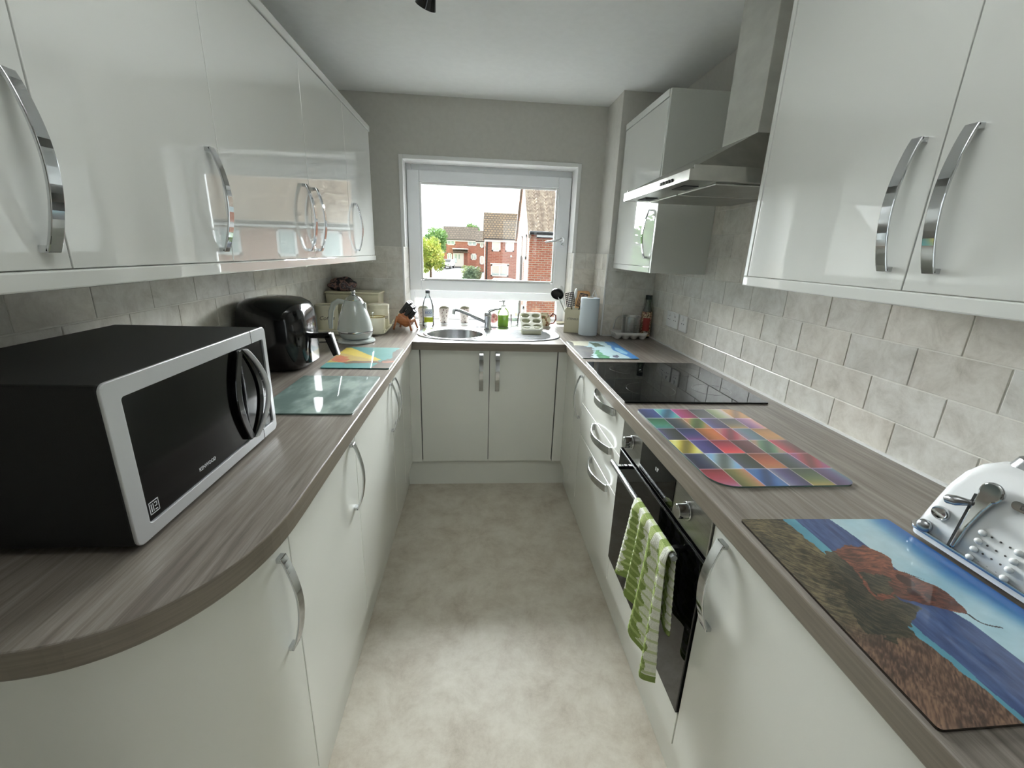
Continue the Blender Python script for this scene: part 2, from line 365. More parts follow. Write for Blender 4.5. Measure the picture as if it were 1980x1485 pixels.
box('pane', (WX0+.037, 3.225, WZ0+.02), (.585, 3.229, 1.058), M_glass, win)
hd = MB().cyl((.588, 3.175, 1.487), (.588, 3.163, 1.487), .017, n=20).cyl((.588, 3.163, 1.487), (.588, 3.135, 1.487), .009, n=16)
hd.tube([(.588, 3.135, 1.487), (.57, 3.13, 1.484), (.53, 3.13, 1.478), (.49, 3.132, 1.472), (.468, 3.135, 1.468)], [.009, .009, .008, .007, .006])
hd.sph((.594, 3.16, 1.455), .011)
hd.build('window_handle', M_chrome, sash, smooth=True)
struct(box('window_sill', (WX0, YB-.01, .90), (WX1, 3.22, WZ0), M_pvc, bevel=.003))
# plinths
Z0 = .172
struct(box('baseboard_left', (-.418, .80, 0), (-.402, 2.44, Z0-.004), M_door))
struct(box('baseboard_right', (.556, -.6, 0), (.572, 2.44, Z0-.004), M_door))
struct(box('baseboard_back', (-.402, 2.44, 0), (.556, 2.456, Z0-.004), M_door))

# ------------------------------------------------------------------ worktop
def end_curve(inset=0):
    P = []; cx, cy, rx, ry = -.62, .80, .271-inset, .348-inset
    for k in range(25):
        a = PI/2*k/24; P.append((cx+rx*math.cos(a)**(2/2.4), cy-ry*math.sin(a)**(2/2.4)))
    return P
wt = thing('worktop', (0, 2.6, HT-TK), 'grey wood-effect laminate worktop running round three walls, curved at its near left end', 'worktop')
EC = end_curve()
poly = [(LW, YB), (XL, YB), (XL, .80)] + EC[1:] + [(LW, EC[-1][1])]
o = MB().prism(poly, HT-TK, HT).build('left_run', [M_wt, M_edge], wt, bevel=.003)
for p in o.data.polygons:
    if abs(p.normal.z) < .5: p.material_index = 1
poly = [(XR, -.6), (RW, -.6), (RW, PY), (PX, PY), (PX, YB), (XR, YB)]
o = MB().prism(poly, HT-TK, HT).build('right_run', [M_wt, M_edge], wt, bevel=.003)
for p in o.data.polygons:
    if abs(p.normal.z) < .5: p.material_index = 1
BC, BR = (-.127, 2.628), .185
def slab_with_hole(lo, hi):
    bm = bmesh.new(); rect = [(XL, YF), (XR, YF), (XR, YB), (XL, YB)]
    for z in (lo, hi):
        V = [bm.verts.new((x, y, z)) for x, y in rect]; Wv = [bm.verts.new((BC[0]+BR*math.cos(2*PI*k/48), BC[1]+BR*math.sin(2*PI*k/48), z)) for k in range(48)]
        es = [bm.edges.new((L[i], L[(i+1) % len(L)])) for L in (V, Wv) for i in range(len(L))]
        bmesh.ops.triangle_fill(bm, edges=es, use_beauty=True)
        if z == lo: V0, W0 = V, Wv
        else:
            for A, B in ((V0, V), (W0, Wv)):
                for i in range(len(A)): j = (i+1) % len(A); bm.faces.new((A[i], A[j], B[j], B[i]))
    mb = MB(); mb.bm.free(); mb.bm = bm; return mb
o = slab_with_hole(HT-TK, HT).build('sink_run', [M_wtx, M_edge], wt)
for p in o.data.polygons:
    if abs(p.normal.z) < .5: p.material_index = 1

# sink: one pressed sheet of steel with round bowl and drainer, tap separate
sk = thing('kitchen_sink', (.08, 2.65, HT), 'inset stainless steel sink with round bowl and ribbed oval drainer below the window', 'sink')
b = MB(); bm = b.bm
cx, cy, ax_, ay = .0775, 2.652, .433, .238
N = 96; rings = []
def outl(a, f):
    n = 2.7; c, s_ = math.cos(a), math.sin(a)
    return cx+(ax_*f if f <= 1 else ax_+(f-1)*.3)*abs(c)**(2/n)*(1 if c > 0 else -1), cy+(ay*f if f <= 1 else ay+(f-1)*.3)*abs(s_)**(2/n)*(1 if s_ > 0 else -1)
ring0 = [bm.verts.new((*outl(2*PI*k/N, 1.0), HT+.0005)) for k in range(N)]
ring1 = [bm.verts.new((*outl(2*PI*k/N, .992), HT+.006)) for k in range(N)]
ring2 = [bm.verts.new((*outl(2*PI*k/N, .955), HT+.005)) for k in range(N)]
ring3 = [bm.verts.new((*outl(2*PI*k/N, .93), HT+.0015)) for k in range(N)]
for A, B in ((ring0, ring1), (ring1, ring2), (ring2, ring3)):
    for i in range(N): j = (i+1) % N; bm.faces.new((A[i], A[j], B[j], B[i]))
bw = [bm.verts.new((BC[0]+(BR-.012)*math.cos(2*PI*k/48), BC[1]+(BR-.012)*math.sin(2*PI*k/48), HT+.0015)) for k in range(48)]
es = [bm.edges.get((ring3[i], ring3[(i+1) % N])) for i in range(N)] + [bm.edges.new((bw[i], bw[(i+1) % 48])) for i in range(48)]
bmesh.ops.triangle_fill(bm, edges=es, use_beauty=True)
b.build('rim', M_sink, sk, smooth=30)
prof = [(BR-.012, .0015), (BR-.016, 0), (BR-.019, -.008), (BR-.022, -.11), (BR-.05, -.15), (.045, -.158), (.04, -.161), (.0, -.161)]
b = MB().lathe((BC[0], BC[1], HT), prof, 64); b.build('bowl', M_sink, sk, smooth=True)
MB().lathe((BC[0], BC[1], HT), [(BR+.006, .0016), (BR+.003, .006), (BR-.006, .006), (BR-.012, .0015)], 64).build('bowl_rim', M_sink, sk, smooth='all')
MB().lathe((BC[0], BC[1], HT-.1615), [(.04, 0), (.038, .003), (.012, .001), (0, .001)], 32).build('plug_hole', M_chrome, sk, smooth=True)
b = MB()
for k in range(9):
    y = 2.50+.036*k; L = .13*math.sqrt(max(.1, 1-((y-2.645)/.19)**2)); b.tube([(.33-L, y, HT+.001), (.33-L*.9, y, HT+.003), (.33+L*.85, y, HT+.003), (.33+L*.95, y, HT+.001)], .0045, 8)
b.build('drainer_ribs', M_sink, sk, smooth=True)
tp = thing('mixer_tap', (.072, 2.80, HT+.0015), 'chrome mixer tap with long swivel spout behind the sink', 'tap')
tx, ty = .072, 2.80
MB().lathe((tx, ty, HT+.001), [(.027, 0), (.027, .006), (.022, .01), (.0215, .075), (.024, .083), (.0235, .1), (.018, .112), (.0, .118)], 32).build('tap_body', M_chrome, tp, smooth=True)
MB().tube([(tx-.012, ty, .958), (tx-.06, ty-.004, .98), (tx-.13, ty-.01, 1.012), (tx-.18, ty-.016, 1.03), (tx-.205, ty-.02, 1.036), (tx-.217, ty-.022, 1.031)], [.012, .0115, .0105, .010, .010, .011], 14).cyl((tx-.213, ty-.022, 1.033), (tx-.216, ty-.022, 1.008), .0105, n=16).build('spout', M_chrome, tp, smooth=True)
MB().tube([(tx, ty, 1.02), (tx+.02, ty, 1.034), (tx+.05, ty+.002, 1.042), (tx+.085, ty+.004, 1.046)], [.012, .010, .007, .006], 12).build('tap_lever', M_chrome, tp, smooth=True)

# ------------------------------------------------------------------ cabinets
def bow(parent, p, along, normal, L=.222, w=.02, bulge=.034, mt=None):
    """bowed strap handle centred on p (on the door face)"""
    p, al, nn = Vector(p), Vector(along).normalized(), Vector(normal).normalized(); wd = al.cross(nn)
    pts = []
    for k in range(21):
        t = k/20; pts.append(p + al*L*(t-.5) + nn*(.010+(bulge-.010)*math.sin(PI*t)**.85))
    b = MB().strap(pts, wd, w, .005)
    for s in (-1, 1):
        c = p + al*s*(L/2-.004)
        b.strap([c-nn*.0002, c+nn*.0125], wd, w, .010)
    return b.build('door_handle', mt or M_chrome, parent, bevel=.0012)
def ybox(n, x0, x1, y0, y1, z0, z1, mt, parent, bevel=.0015, label=None): return box(n, (min(x0, x1), y0, z0), (max(x0, x1), y1, z1), mt, parent, bevel, label)
DZ0, DZ1 = Z0, HT-TK-.004
G = .0015
# left base run: doors face +x at x = -.3736
XD = -.3736
def left_base(y0, y1, hy, label, name='base_cabinet'):
    t = thing(name, (-.65, (y0+y1)/2, .02), label, 'cabinet', 'base cabinets under the left worktop')
    ybox('carcass', LW+.02, XD-.0215, y0+.002, y1-.002, DZ0, DZ1, M_carc, t, 0)
    d = ybox('door', XD-.019, XD, y0+G, y1-G, DZ0, DZ1, M_door, t)
    if hy: bow(d, (XD, hy, .722), (0, 0, 1), (1, 0, 0))
    return t
left_base(.7816, 1.2764, 1.225, 'base cabinet beside the curved end unit, door handle at its far edge')
left_base(1.2764, 1.8764, 1.838, 'wide white base cabinet under the glass board, second door from the curved end')
left_base(1.8764, 2.148, 1.925, 'narrow base cabinet nearest the corner on the left run')
t = thing('corner_post', (XD, 2.27, .02), 'white corner post between left run and sink cabinet', 'cabinet', None)
ybox('filler_panel', XD-.019, XD, 2.15, 2.40, DZ0, DZ1, M_door, t)
box('return_panel', (XD-.019, 2.4012, DZ0), (-.3155, 2.42, DZ1), M_door, t, .0015)
# curved end unit
t = thing('curved_end_cabinet', (-.65, .62, .02), 'curved white end cabinet at the near left, below the microwave', 'cabinet')
cv = end_curve(.0246)
outer = [(XD, .7786)] + [q for q in cv if q[1] < .77] + [(LW+.02, cv[-1][1])]
inner = [(x-.019 if y > .77 else x*1, y) for x, y in outer]
cvi = end_curve(.0436); inner = [(XD-.019, .7786)] + [q for q in cvi if q[1] < .77] + [(LW+.02, cvi[-1][1])]
def strip(outer, inner, z0, z1):
    b = MB(); bm = b.bm
    A = [[bm.verts.new((x, y, z)) for x, y in pl] for pl in (outer, inner) for z in (z0, z1)]
    o0, o1, i0, i1 = A
    for (P, Q) in ((o0, o1), (i1, i0)):
        for k in range(len(P)-1): bm.faces.new((P[k], P[k+1], Q[k+1], Q[k]))
    n = min(len(o0), len(i0))
    for k in range(n-1): bm.faces.new((o1[k], o1[k+1], i1[k+1], i1[k])); bm.faces.new((o0[k], i0[k], i0[k+1], o0[k+1]))
    bm.faces.new((o0[0], o1[0], i1[0], i0[0])); bm.faces.new((o0[-1], i0[-1], i1[-1], o1[-1])); return b
n_ = min(len(outer), len(inner)); outer, inner = outer[:1]+outer[-(n_-1):], inner[:1]+inner[-(n_-1):]
cd = strip(outer, inner, DZ0, DZ1).build('door', M_door, t, smooth=50, label='curved door')
bow(cd, (XD-.004, .737, .71), (0, 0, 1), (1, -.12, 0))
body = [(LW+.02, .7796), (XD-.03, .7796)] + [q for q in end_curve(.05) if q[1] < .76] + [(LW+.02, end_curve(.05)[-1][1])]
MB().prism(body, DZ0, DZ1).build('carcass', M_carc, t)
body = [(LW+.02, .80), (-.43, .80)] + [(q[0]-.01, q[1]+.005) for q in end_curve(.075) if q[1] < .79] + [(LW+.02, end_curve(.075)[-1][1])]
MB().prism(body, 0, DZ0-.004).build('plinth', M_door, t)
# sink cabinet: faces -y at y = 2.41
t = thing('sink_cabinet', (.076, 2.5, .02), 'two-door white sink cabinet below the window', 'cabinet')
YD = 2.41
box('carcass', (-.32, YD+.0215, DZ0), (.472, YD+.05, DZ1), M_gap, t)
for x0, x1, hx in ((-.3115, .0755, .03), (.0785, .4645, .122)):
    d = box('door', (x0, YD, DZ0), (x1, YD+.019, DZ1), M_door, t, .0015); bow(d, (hx, YD, .733), (0, 0, 1), (0, -1, 0), w=.024)
t = thing('corner_post', (.515, 2.3, .02), 'white corner post between sink cabinet and right run', 'cabinet')
XD2 = .522
ybox('filler_panel', XD2, XD2+.019, 2.155, 2.40, DZ0, DZ1, M_door, t)
box('return_panel', (.469, 2.4012, DZ0), (XD2+.019, 2.42, DZ1), M_door, t, .0015)
# right base run: faces -x at x = .522
def rcarc(t, y0, y1, z0=DZ0, z1=DZ1, m=None): ybox('carcass', XD2+.0215, RW-.02, y0+.002, y1-.002, z0, z1, m or M_carc, t, 0)
t = thing('base_cabinet', (.8, 2.07, .02), 'narrow one-door base cabinet between the drawers and the far right corner', 'cabinet')
rcarc(t, 1.992, 2.152); d = ybox('door', XD2, XD2+.019, 1.992, 2.1515, DZ0, DZ1, M_door, t); bow(d, (XD2, 2.022, .717), (0, 0, 1), (-1, 0, 0))
t = thing('drawer_unit', (.8, 1.69, .02), 'white three-drawer unit under the hob', 'drawers')
rcarc(t, 1.388, 1.989)
for z0, z1, hz in ((.702, DZ1, .836), (.541, .699, .68), (DZ0, .538, .527)):
    d = ybox('drawer', XD2, XD2+.019, 1.3895, 1.9885, z0, z1, M_door, t)
    o = bow(d, (XD2, 1.615, min(hz, z1-.022)), (0, 1, 0), (-1, 0, 0), L=.25, w=.03, bulge=.04); o.name = 'drawer_handle'
t = thing('appliance_door_unit', (.8, .49, .02), 'wide white door panel beside the oven at the near right', 'cabinet')
rcarc(t, .19, .782); d = ybox('door', XD2, XD2+.019, .185, .7805, DZ0, DZ1, M_door, t); bow(d, (XD2, .735, .722), (0, 0, 1), (-1, 0, 0), w=.026)
t = thing('base_cabinet', (.8, -.2, .02), 'white base cabinet at the very near end of the right run, mostly out of frame', 'cabinet')
rcarc(t, -.6, .18); d = ybox('door', XD2, XD2+.019, -.6, .182, DZ0, DZ1, M_door, t)
# oven
ov = thing('built_in_oven', (.8, 1.08, .28), 'built-in black glass oven with steel control panel and bar handle', 'oven')
OY0, OY1 = .785, 1.385
ybox('oven_body', XD2+.02, RW-.06, OY0+.02, OY1-.02, .285, DZ1, M_gap, ov, 0)
cp = ybox('control_panel', XD2-.004, XD2+.018, OY0, OY1, .752, .862, M_steel, ov, .002, 'brushed steel strip')
ybox('display', XD2-.0055, XD2-.004, .966, 1.203, .757, .858, M_blackg, cp, 0, 'black glass panel')
for z in (.8, .807): pass
b = MB()
for k, yy in enumerate((1.075, 1.085)): b.box((XD2-.0064, yy, .812), (XD2-.0056, yy+.004, .822))
b.box((XD2-.0064, 1.07, .82), (XD2-.0056, 1.078, .824)).build('clock_digits', M_print, cp)
for yy in (1.287, .888):
    k_ = MB().cyl((XD2-.004, yy, .808), (XD2-.010, yy, .808), .0235, n=32).cyl((XD2-.010, yy, .808), (XD2-.034, yy, .808), .0195, .018, n=32)
    k_.box((XD2-.036, yy-.002, .812), (XD2-.0335, yy+.002, .826)); k_.build('control_knob', M_chrome, cp, bevel=.001, smooth=40)
dr = ybox('oven_door', XD2-.006, XD2+.018, OY0, OY1, .283, .745, M_blackg, ov, .002, 'black glass door')
ybox('door_trim', XD2-.0085, XD2-.0062, OY0+.001, OY1-.001, .7385, .7415, M_satin, dr, 0)
bz, bx_ = .713, .474
MB().cyl((bx_, .836, bz), (bx_, 1.335, bz), .0085, n=20).build('handle_bar', M_satin, dr, bevel=.001, smooth=40)
for yy in (.872, 1.297): MB().box((bx_+.004, yy-.008, bz-.006), (XD2-.0065, yy+.008, bz+.006)).build('handle_bracket', M_black, dr, bevel=.002)
t = thing('oven_filler_panel', (.53, 1.08, Z0), 'white filler panel under the oven', 'panel')
ybox('panel', XD2, XD2+.019, OY0, OY1, Z0, .279, M_door, t)
# wall cabinets, left: faces +x at x = -.604
XW, CZ0, CZ1, CP0, CP1 = -.604, 1.3509, 2.002, 1.322, 2.03
labs = ['high-gloss wall cabinet nearest the camera on the left wall', 'high-gloss left wall cabinet above the microwave, its handle reflecting the window',
        'widest left wall cabinet in the middle of the row, above the air fryer', 'second from the window of the high-gloss left wall cabinets', 'high-gloss left wall cabinet nearest the window']
for (y0, y1, hy), lb in zip(((.2, .7247, .688), (.7247, 1.1779, 1.131), (1.1779, 1.7526, 1.695), (1.7526, 2.2585, 1.797), (2.2585, 2.752, 2.352)), labs):
    t = thing('wall_cabinet', (-.77, (y0+y1)/2, CP0), lb, 'wall cabinet', 'wall cabinets on the left wall')
    ybox('carcass', LW+.001, XW-.0215, y0+.0015, y1-.0015, CP0+.03, CP1-.03, M_carc, t, 0)
    d = ybox('door', XW-.019, XW, y0+G, y1-G, CZ0, CZ1, M_gloss, t, .0012); bow(d, (XW, hy, 1.486), (0, 0, 1), (1, 0, 0), L=.222, w=.021)
def rail(name, label, x0, x1, y0, y1, z0, z1): return tag(box(name, (x0, y0, z0), (x1, y1, z1), M_gloss, bevel=.003), label, 'trim')
rail('pelmet', 'gloss light pelmet strip under the left wall cabinets', XW-.022, XW+.002, .2, 2.768, CP0, CP0+.0275)
rail('cornice', 'gloss cornice strip along the top of the left wall cabinets', XW-.06, XW+.004, .2, 2.768, CZ1+.003, CP1+.004)
tag(box('end_panel', (LW+.001, 2.753, CP0), (XW-.022, 2.768, CP1), M_carc), 'end panel of the left wall cabinets, facing the window wall', 'panel')
# right wall cabinets: face -x at x = .8186
XU = .8186
for (y0, y1, hy), lb in zip(((.7998, 1.3035, .842), (.296, .7998, .748)), ('high-gloss right wall cabinet next to the extractor hood', 'high-gloss right wall cabinet nearest the camera')):
    t = thing('wall_cabinet', (.95, (y0+y1)/2, CP0), lb, 'wall cabinet', 'wall cabinets at the near right')
    ybox('carcass', XU+.0215, RW-.001, y0+.0015, y1-.0015, CP0+.03, 2.06, M_carc, t, 0)
    d = ybox('door', XU, XU+.019, y0+G, y1-G, CZ0, 2.06, M_gloss, t, .0012); bow(d, (XU, hy, 1.504), (0, 0, 1), (-1, 0, 0), L=.238, w=.023)
t = thing('wall_cabinet', (.95, .1, CP0), 'right wall cabinet mostly out of frame at the right edge', 'wall cabinet')
ybox('carcass', XU+.0215, RW-.001, -.2, .294, CP0+.03, 2.06, M_carc, t, 0); ybox('door', XU, XU+.019, -.2, .294, CZ0, 2.06, M_gloss, t)
rail('pelmet', 'gloss light pelmet strip under the near right wall cabinets', XU-.002, XU+.022, -.2, 1.321, CP0, CP0+.0275)
tag(ybox('end_panel', XU-.001, RW-.001, 1.305, 1.321, CP0+.028, 2.09, M_gloss, None), 'gloss end panel of the near right wall cabinets beside the hood', 'panel')
rail('cornice', 'gloss cornice strip above the near right wall cabinets', XU-.004, XU+.06, -.2, 1.304, 2.062, 2.09)
t = thing('wall_cabinet', (.95, 2.39, CP0), 'high-gloss wall cabinet in the far right corner, beyond the extractor hood', 'wall cabinet')
ybox('side_panel', XU+.001, RW-.001, 2.08, 2.097, CP0, 2.088, M_carc, t, .001)
ybox('carcass', XU+.0215, RW-.001, 2.099, PY-.012, CP0+.03, 2.055, M_carc, t, 0)
d = ybox('door', XU, XU+.019, 2.0985, PY-.012, CZ0, 2.057, M_gloss, t, .0012); bow(d, (XU, 2.146, 1.499), (0, 0, 1), (-1, 0, 0), L=.222, w=.02)
ybox('pelmet', XU-.001, XU+.021, 2.0985, PY-.012, CP0, CP0+.0275, M_gloss, t)
ybox('cornice', XU-.003, XU+.06, 2.0985, PY-.012, 2.06, 2.09, M_gloss, t)

# ------------------------------------------------------------------ extractor hood
hd = thing('extractor_hood', (.86, 1.66, 1.605), 'stainless steel chimney extractor hood above the hob', 'extractor hood')
HX0, HY0, HY1 = .62, 1.362, 1.962; XE = RW-.008
b = MB().box((HX0, HY0, 1.618), (HX0+.012, HY1, 1.648)).box((HX0+.012, HY0, 1.618), (XE, HY0+.004, 1.66)).box((HX0+.012, HY1-.004, 1.618), (XE, HY1, 1.66)).box((XE-.006, HY0, 1.618), (XE, HY1, 1.66))
bm = b.bm
lo = [(HX0+.002, HY0, 1.648), (XE, HY0, 1.66), (XE, HY1, 1.66), (HX0+.002, HY1, 1.648)]
hi = [(.90, 1.52, 1.793), (XE, 1.52, 1.793), (XE, 1.737, 1.793), (.90, 1.737, 1.793)]
A = [bm.verts.new(q) for q in lo]; B = [bm.verts.new(q) for q in hi]
for i in range(4): bm.faces.new((A[i], A[(i+1) % 4], B[(i+1) % 4], B[i]))
b.build('canopy', M_steelh, hd)
und = MB().box((HX0+.013, HY0+.004, 1.618), (XE-.006, HY1-.004, 1.623)).build('underside', M_steelh, hd)
b = MB().box((HX0+.10, HY0+.03, 1.612), (XE-.05, 1.657, 1.6178)).build('grease_filter', M_steelh, hd, bevel=.002)
b = MB().box((HX0+.10, 1.667, 1.612), (XE-.05, HY1-.03, 1.6178)).build('grease_filter', M_steelh, hd, bevel=.002)
for yy in (1.47, 1.80): MB().box((HX0+.035, yy, 1.6155), (HX0+.085, yy+.09, 1.6178)).build('hood_lamp', M_gap, hd)
b = MB()
for k in range(5): b.box((HX0-.003, 1.475+.022*k, 1.627), (HX0-.0002, 1.487+.022*k, 1.637))
b.build('button_row', M_black, hd)
box('chimney', (.90, 1.52, 1.793), (XE, 1.737, HC-.001), M_chim, hd, .002)

# ------------------------------------------------------------------ sockets
def plate(y0, y1, z0, z1, name, label, n):
    t = thing(name, (RW-.008, (y0+y1)/2, z0), label, 'socket')
    MB().box((RW-.017, y0, z0), (RW-.0078, y1, z1)).build('face_plate', M_white, t, bevel=.003)
    for k in range(n):
        b = MB(); c = y0+(y1-y0)*(k+.5)/n
        for dy, dz, a, h in ((0, .018, .004, .009), (-.011, -.002, .007, .004), (.011, -.002, .007, .004)): b.box((RW-.0176, c+dy-a/2, z0+.045+dz-h/2), (RW-.0169, c+dy+a/2, z0+.045+dz+h/2))
        b.build('pin_holes', M_rubber, t)
    for k in range(n): c = y0+(y1-y0)*(.5+.35*(k-.5)*(n-1)); MB().box((RW-.0205, c-.006, z0+.062), (RW-.0168, c+.006, z0+.078)).build('rocker_switch', M_white, t, bevel=.001)
plate(2.272, 2.418, 1.022, 1.108, 'double_socket', 'white double wall socket in the tiles behind the hob', 2)
plate(2.168, 2.254, 1.020, 1.106, 'single_socket', 'white single fused outlet beside the double socket', 1)

# ------------------------------------------------------------------ ceiling spotlight
t = thing('ceiling_spotlight', (-.15, 1.66, HC), 'black and chrome spotlight head hanging at the top edge of the picture', 'ceiling light')
MB().lathe((-.15, 1.62, HC-.025), [(.05, .025), (.05, .005), (.045, 0), (0, 0)], 32).build('ceiling_plate', M_chrome, t, smooth=True)
MB().cyl((-.15, 1.62, HC-.025), (-.15, 1.66, 2.185), .006).build('arm', M_chrome, t, smooth=True)
R_ = Vector((-.35, .55, -.76)).normalized(); c0 = Vector((-.145, 1.65, 2.19))
MB().cyl(c0, c0+R_*.03, .018, .02, 24).cyl(c0+R_*.03, c0+R_*.075, .02, .034, 24, caps=False).cyl(c0+R_*.031, c0+R_*.06, .017, .02, 24).build('lamp_head', M_black, t, smooth=40)

t = thing('added_fill_uplighter', (UPL[0], UPL[1], HC), 'made-up white dish uplighter above the camera, added as fill light, out of the picture', 'ceiling light')  # dish and rods are made up to carry the added fill lamp
MB().lathe(UPL, [(0, 0), (.13, .0), (.16, .03), (.165, .045), (.158, .045), (.128, .008), (0, .008)], 40).build('dish', M_white, t, smooth=30)
MB().cyl((UPL[0]+.145, UPL[1], UPL[2]+.03), (UPL[0]+.145, UPL[1], HC-.001), .004).build('rod', M_chrome, t, smooth=True)
MB().cyl((UPL[0]-.145, UPL[1], UPL[2]+.03), (UPL[0]-.145, UPL[1], HC-.001), .004).build('rod', M_chrome, t, smooth=True)

# ------------------------------------------------------------------ hob and boards
hb = thing('ceramic_hob', (.775, 1.665, HT), 'black ceramic glass hob set in the right worktop, wall sockets mirrored in it', 'hob')
MB().prism(roundrect(.513, 1.383, 1.036, 1.953, .006, 4), HT+.0002, HT+.006).build('glass_top', M_blackg, hb, bevel=.0015)
M_ring = mat('faint hob marking', (38, 38, 40), .05, coat=1)
for x, y, r in ((.66, 1.53, .09), (.90, 1.53, .07), (.66, 1.82, .07), (.90, 1.81, .09)):
    MB().lathe((x, y, HT+.0061), [(r, 0), (r, .0002), (r-.0015, .0002), (r-.0015, 0)], 64).build('zone_ring', M_ring, hb)

def board(name, corners, z, label, colf, nx=90, ny=120, th=.0042, r=.006, mt=None, edge=None, cat='worktop saver'):
    """corners: near-left, near-right, far-right, far-left; colf(u,v) -> arrays rgb 0..255, u across, v away"""
    C = [Vector((x, y, 0)) for x, y in corners]
    t = thing(name, ((C[0]+C[2])/2).to_tuple()[:2]+(z,), label, cat)
    U, V = np.meshgrid(np.linspace(0, 1, nx), np.linspace(0, 1, ny))
    w = (C[1]-C[0]).length; l = (C[3]-C[0]).length
    # pull the grid into rounded corners
    rr = r if isinstance(r, (list, tuple)) else [r]*4
    X = U*w; Y = V*l
    for (sx, sy), q in zip(((0, 0), (1, 0), (1, 1), (0, 1)), rr):
        cx_, cy_ = (q if sx == 0 else w-q), (q if sy == 0 else l-q)
        dx = (cx_-X) if sx == 0 else (X-cx_); dy = (cy_-Y) if sy == 0 else (Y-cy_)
        mk = (dx > 0) & (dy > 0); mx = np.maximum(dx, dy); ln = np.hypot(dx, dy)+1e-9; k = np.where(mk, mx/ln, 1)
        X = np.where(mk, cx_+(X-cx_)*k, X); Y = np.where(mk, cy_+(Y-cy_)*k, Y)
    u, v = X/w, Y/l
    P = np.array([[c.x, c.y] for c in C])
    px = (1-u)*(1-v)*P[0, 0]+u*(1-v)*P[1, 0]+u*v*P[2, 0]+(1-u)*v*P[3, 0]; py = (1-u)*(1-v)*P[0, 1]+u*(1-v)*P[1, 1]+u*v*P[2, 1]+(1-u)*v*P[3, 1]
    rgb = colf(u, v); org = WL[t.name]
    me = bpy.data.meshes.new('printed_top')
    verts = [(px[j, i]-org.x, py[j, i]-org.y, th) for j in range(ny) for i in range(nx)]
    faces = [(j*nx+i, j*nx+i+1, (j+1)*nx+i+1, (j+1)*nx+i) for j in range(ny-1) for i in range(nx-1)]
    me.from_pydata(verts, [], faces)
    ca = me.color_attributes.new('Col', 'FLOAT_COLOR', 'POINT')
    a = np.ones((ny*nx, 4), dtype=np.float32); s = np.clip(rgb.reshape(-1, 3)/255, 0, 1); a[:, :3] = np.where(s <= .04045, s/12.92, ((s+.055)/1.055)**2.4)
    ca.data.foreach_set('color', a.ravel()); me.materials.append(mt or M_board)
    o = bpy.data.objects.new('printed_top', me); COL.objects.link(o); o.parent = t; WL[o.name] = org
    rim = [(0, i) for i in range(nx)]+[(j, nx-1) for j in range(1, ny)]+[(ny-1, i) for i in range(nx-2, -1, -1)]+[(j, 0) for j in range(ny-2, 0, -1)]
    MB().prism([(px[j, i], py[j, i]) for j, i in rim], z+.0003, z+th-.0002).build('glass_edge', edge or M_bedge, t, smooth=40)
    return t
M_board = attrmat('printed glass board', rough=.5, coat=1, bscale=60)
M_bedge = mat('green glass edge', (96, 120, 112), .1, coat=.5)
def mixc(a, b, t): t = np.clip(t, 0, 1)[..., None]; return np.asarray(a, float)*(1-t)+np.asarray(b, float)*t
def sst(e0, e1, x): t = np.clip((x-e0)/(e1-e0), 0, 1); return t*t*(3-2*t)
def fbm(u, v, seed=0, f=4, o=4):
    r = np.random.RandomState(seed); out = 0; a = 1; tot = 0
    for k in range(o):
        n = int(f*2**k)+3; g = r.rand(n, n); x = np.clip(u, 0, .9999)*(n-2); y = np.clip(v, 0, .9999)*(n-2); i = x.astype(int); j = y.astype(int); fx = x-i; fy = y-j
        fx = fx*fx*(3-2*fx); fy = fy*fy*(3-2*fy)
        out = out+a*((g[j, i]*(1-fx)+g[j, i+1]*fx)*(1-fy)+(g[j+1, i]*(1-fx)+g[j+1, i+1]*fx)*fy); tot += a; a *= .5
    return out/tot
def inpoly(u, v, P, jit=0, seed=50, f=22):
    if jit: u = u+jit*(fbm(u, v, seed, f, 3)-.5)*2; v = v+jit*(fbm(u, v, seed+1, f, 3)-.5)*2
    m = np.zeros(u.shape, bool); n = len(P)
    for i in range(n):
        (x0, y0), (x1, y1) = P[i], P[(i+1) % n]
        if y0 == y1: continue
        m ^= ((y0 > v) != (y1 > v)) & (u < (x1-x0)*(v-y0)/(y1-y0)+x0)
    return m
def put(c, m, col): return np.where(m[..., None], col, c)
def fur(u, v, seed, ang=0, n=26, st=5):
    a = math.radians(ang); w = .06*fbm(u, v, seed+9, 6, 2); x = (u+w)*math.cos(a)+(v+w)*math.sin(a); y = -(u+w)*math.sin(a)+(v+w)*math.cos(a)
    return fbm((x*st) % 1, (y*1.0) % 1, seed, n, 3)*.6+.4*fbm(u, v, seed+3, 10, 5)
def c_glass(u, v):
    n = fbm(u, v*.6, 3, 6, 5); c = mixc((88, 108, 102), (150, 168, 160), sst(.3, .75, n)); return c
board('glass_worktop_saver', [(-.66, 1.262), (-.372, 1.262), (-.372, 1.67), (-.66, 1.67)], HT, 'plain grey-green marbled glass board on the left worktop beside the microwave', c_glass)
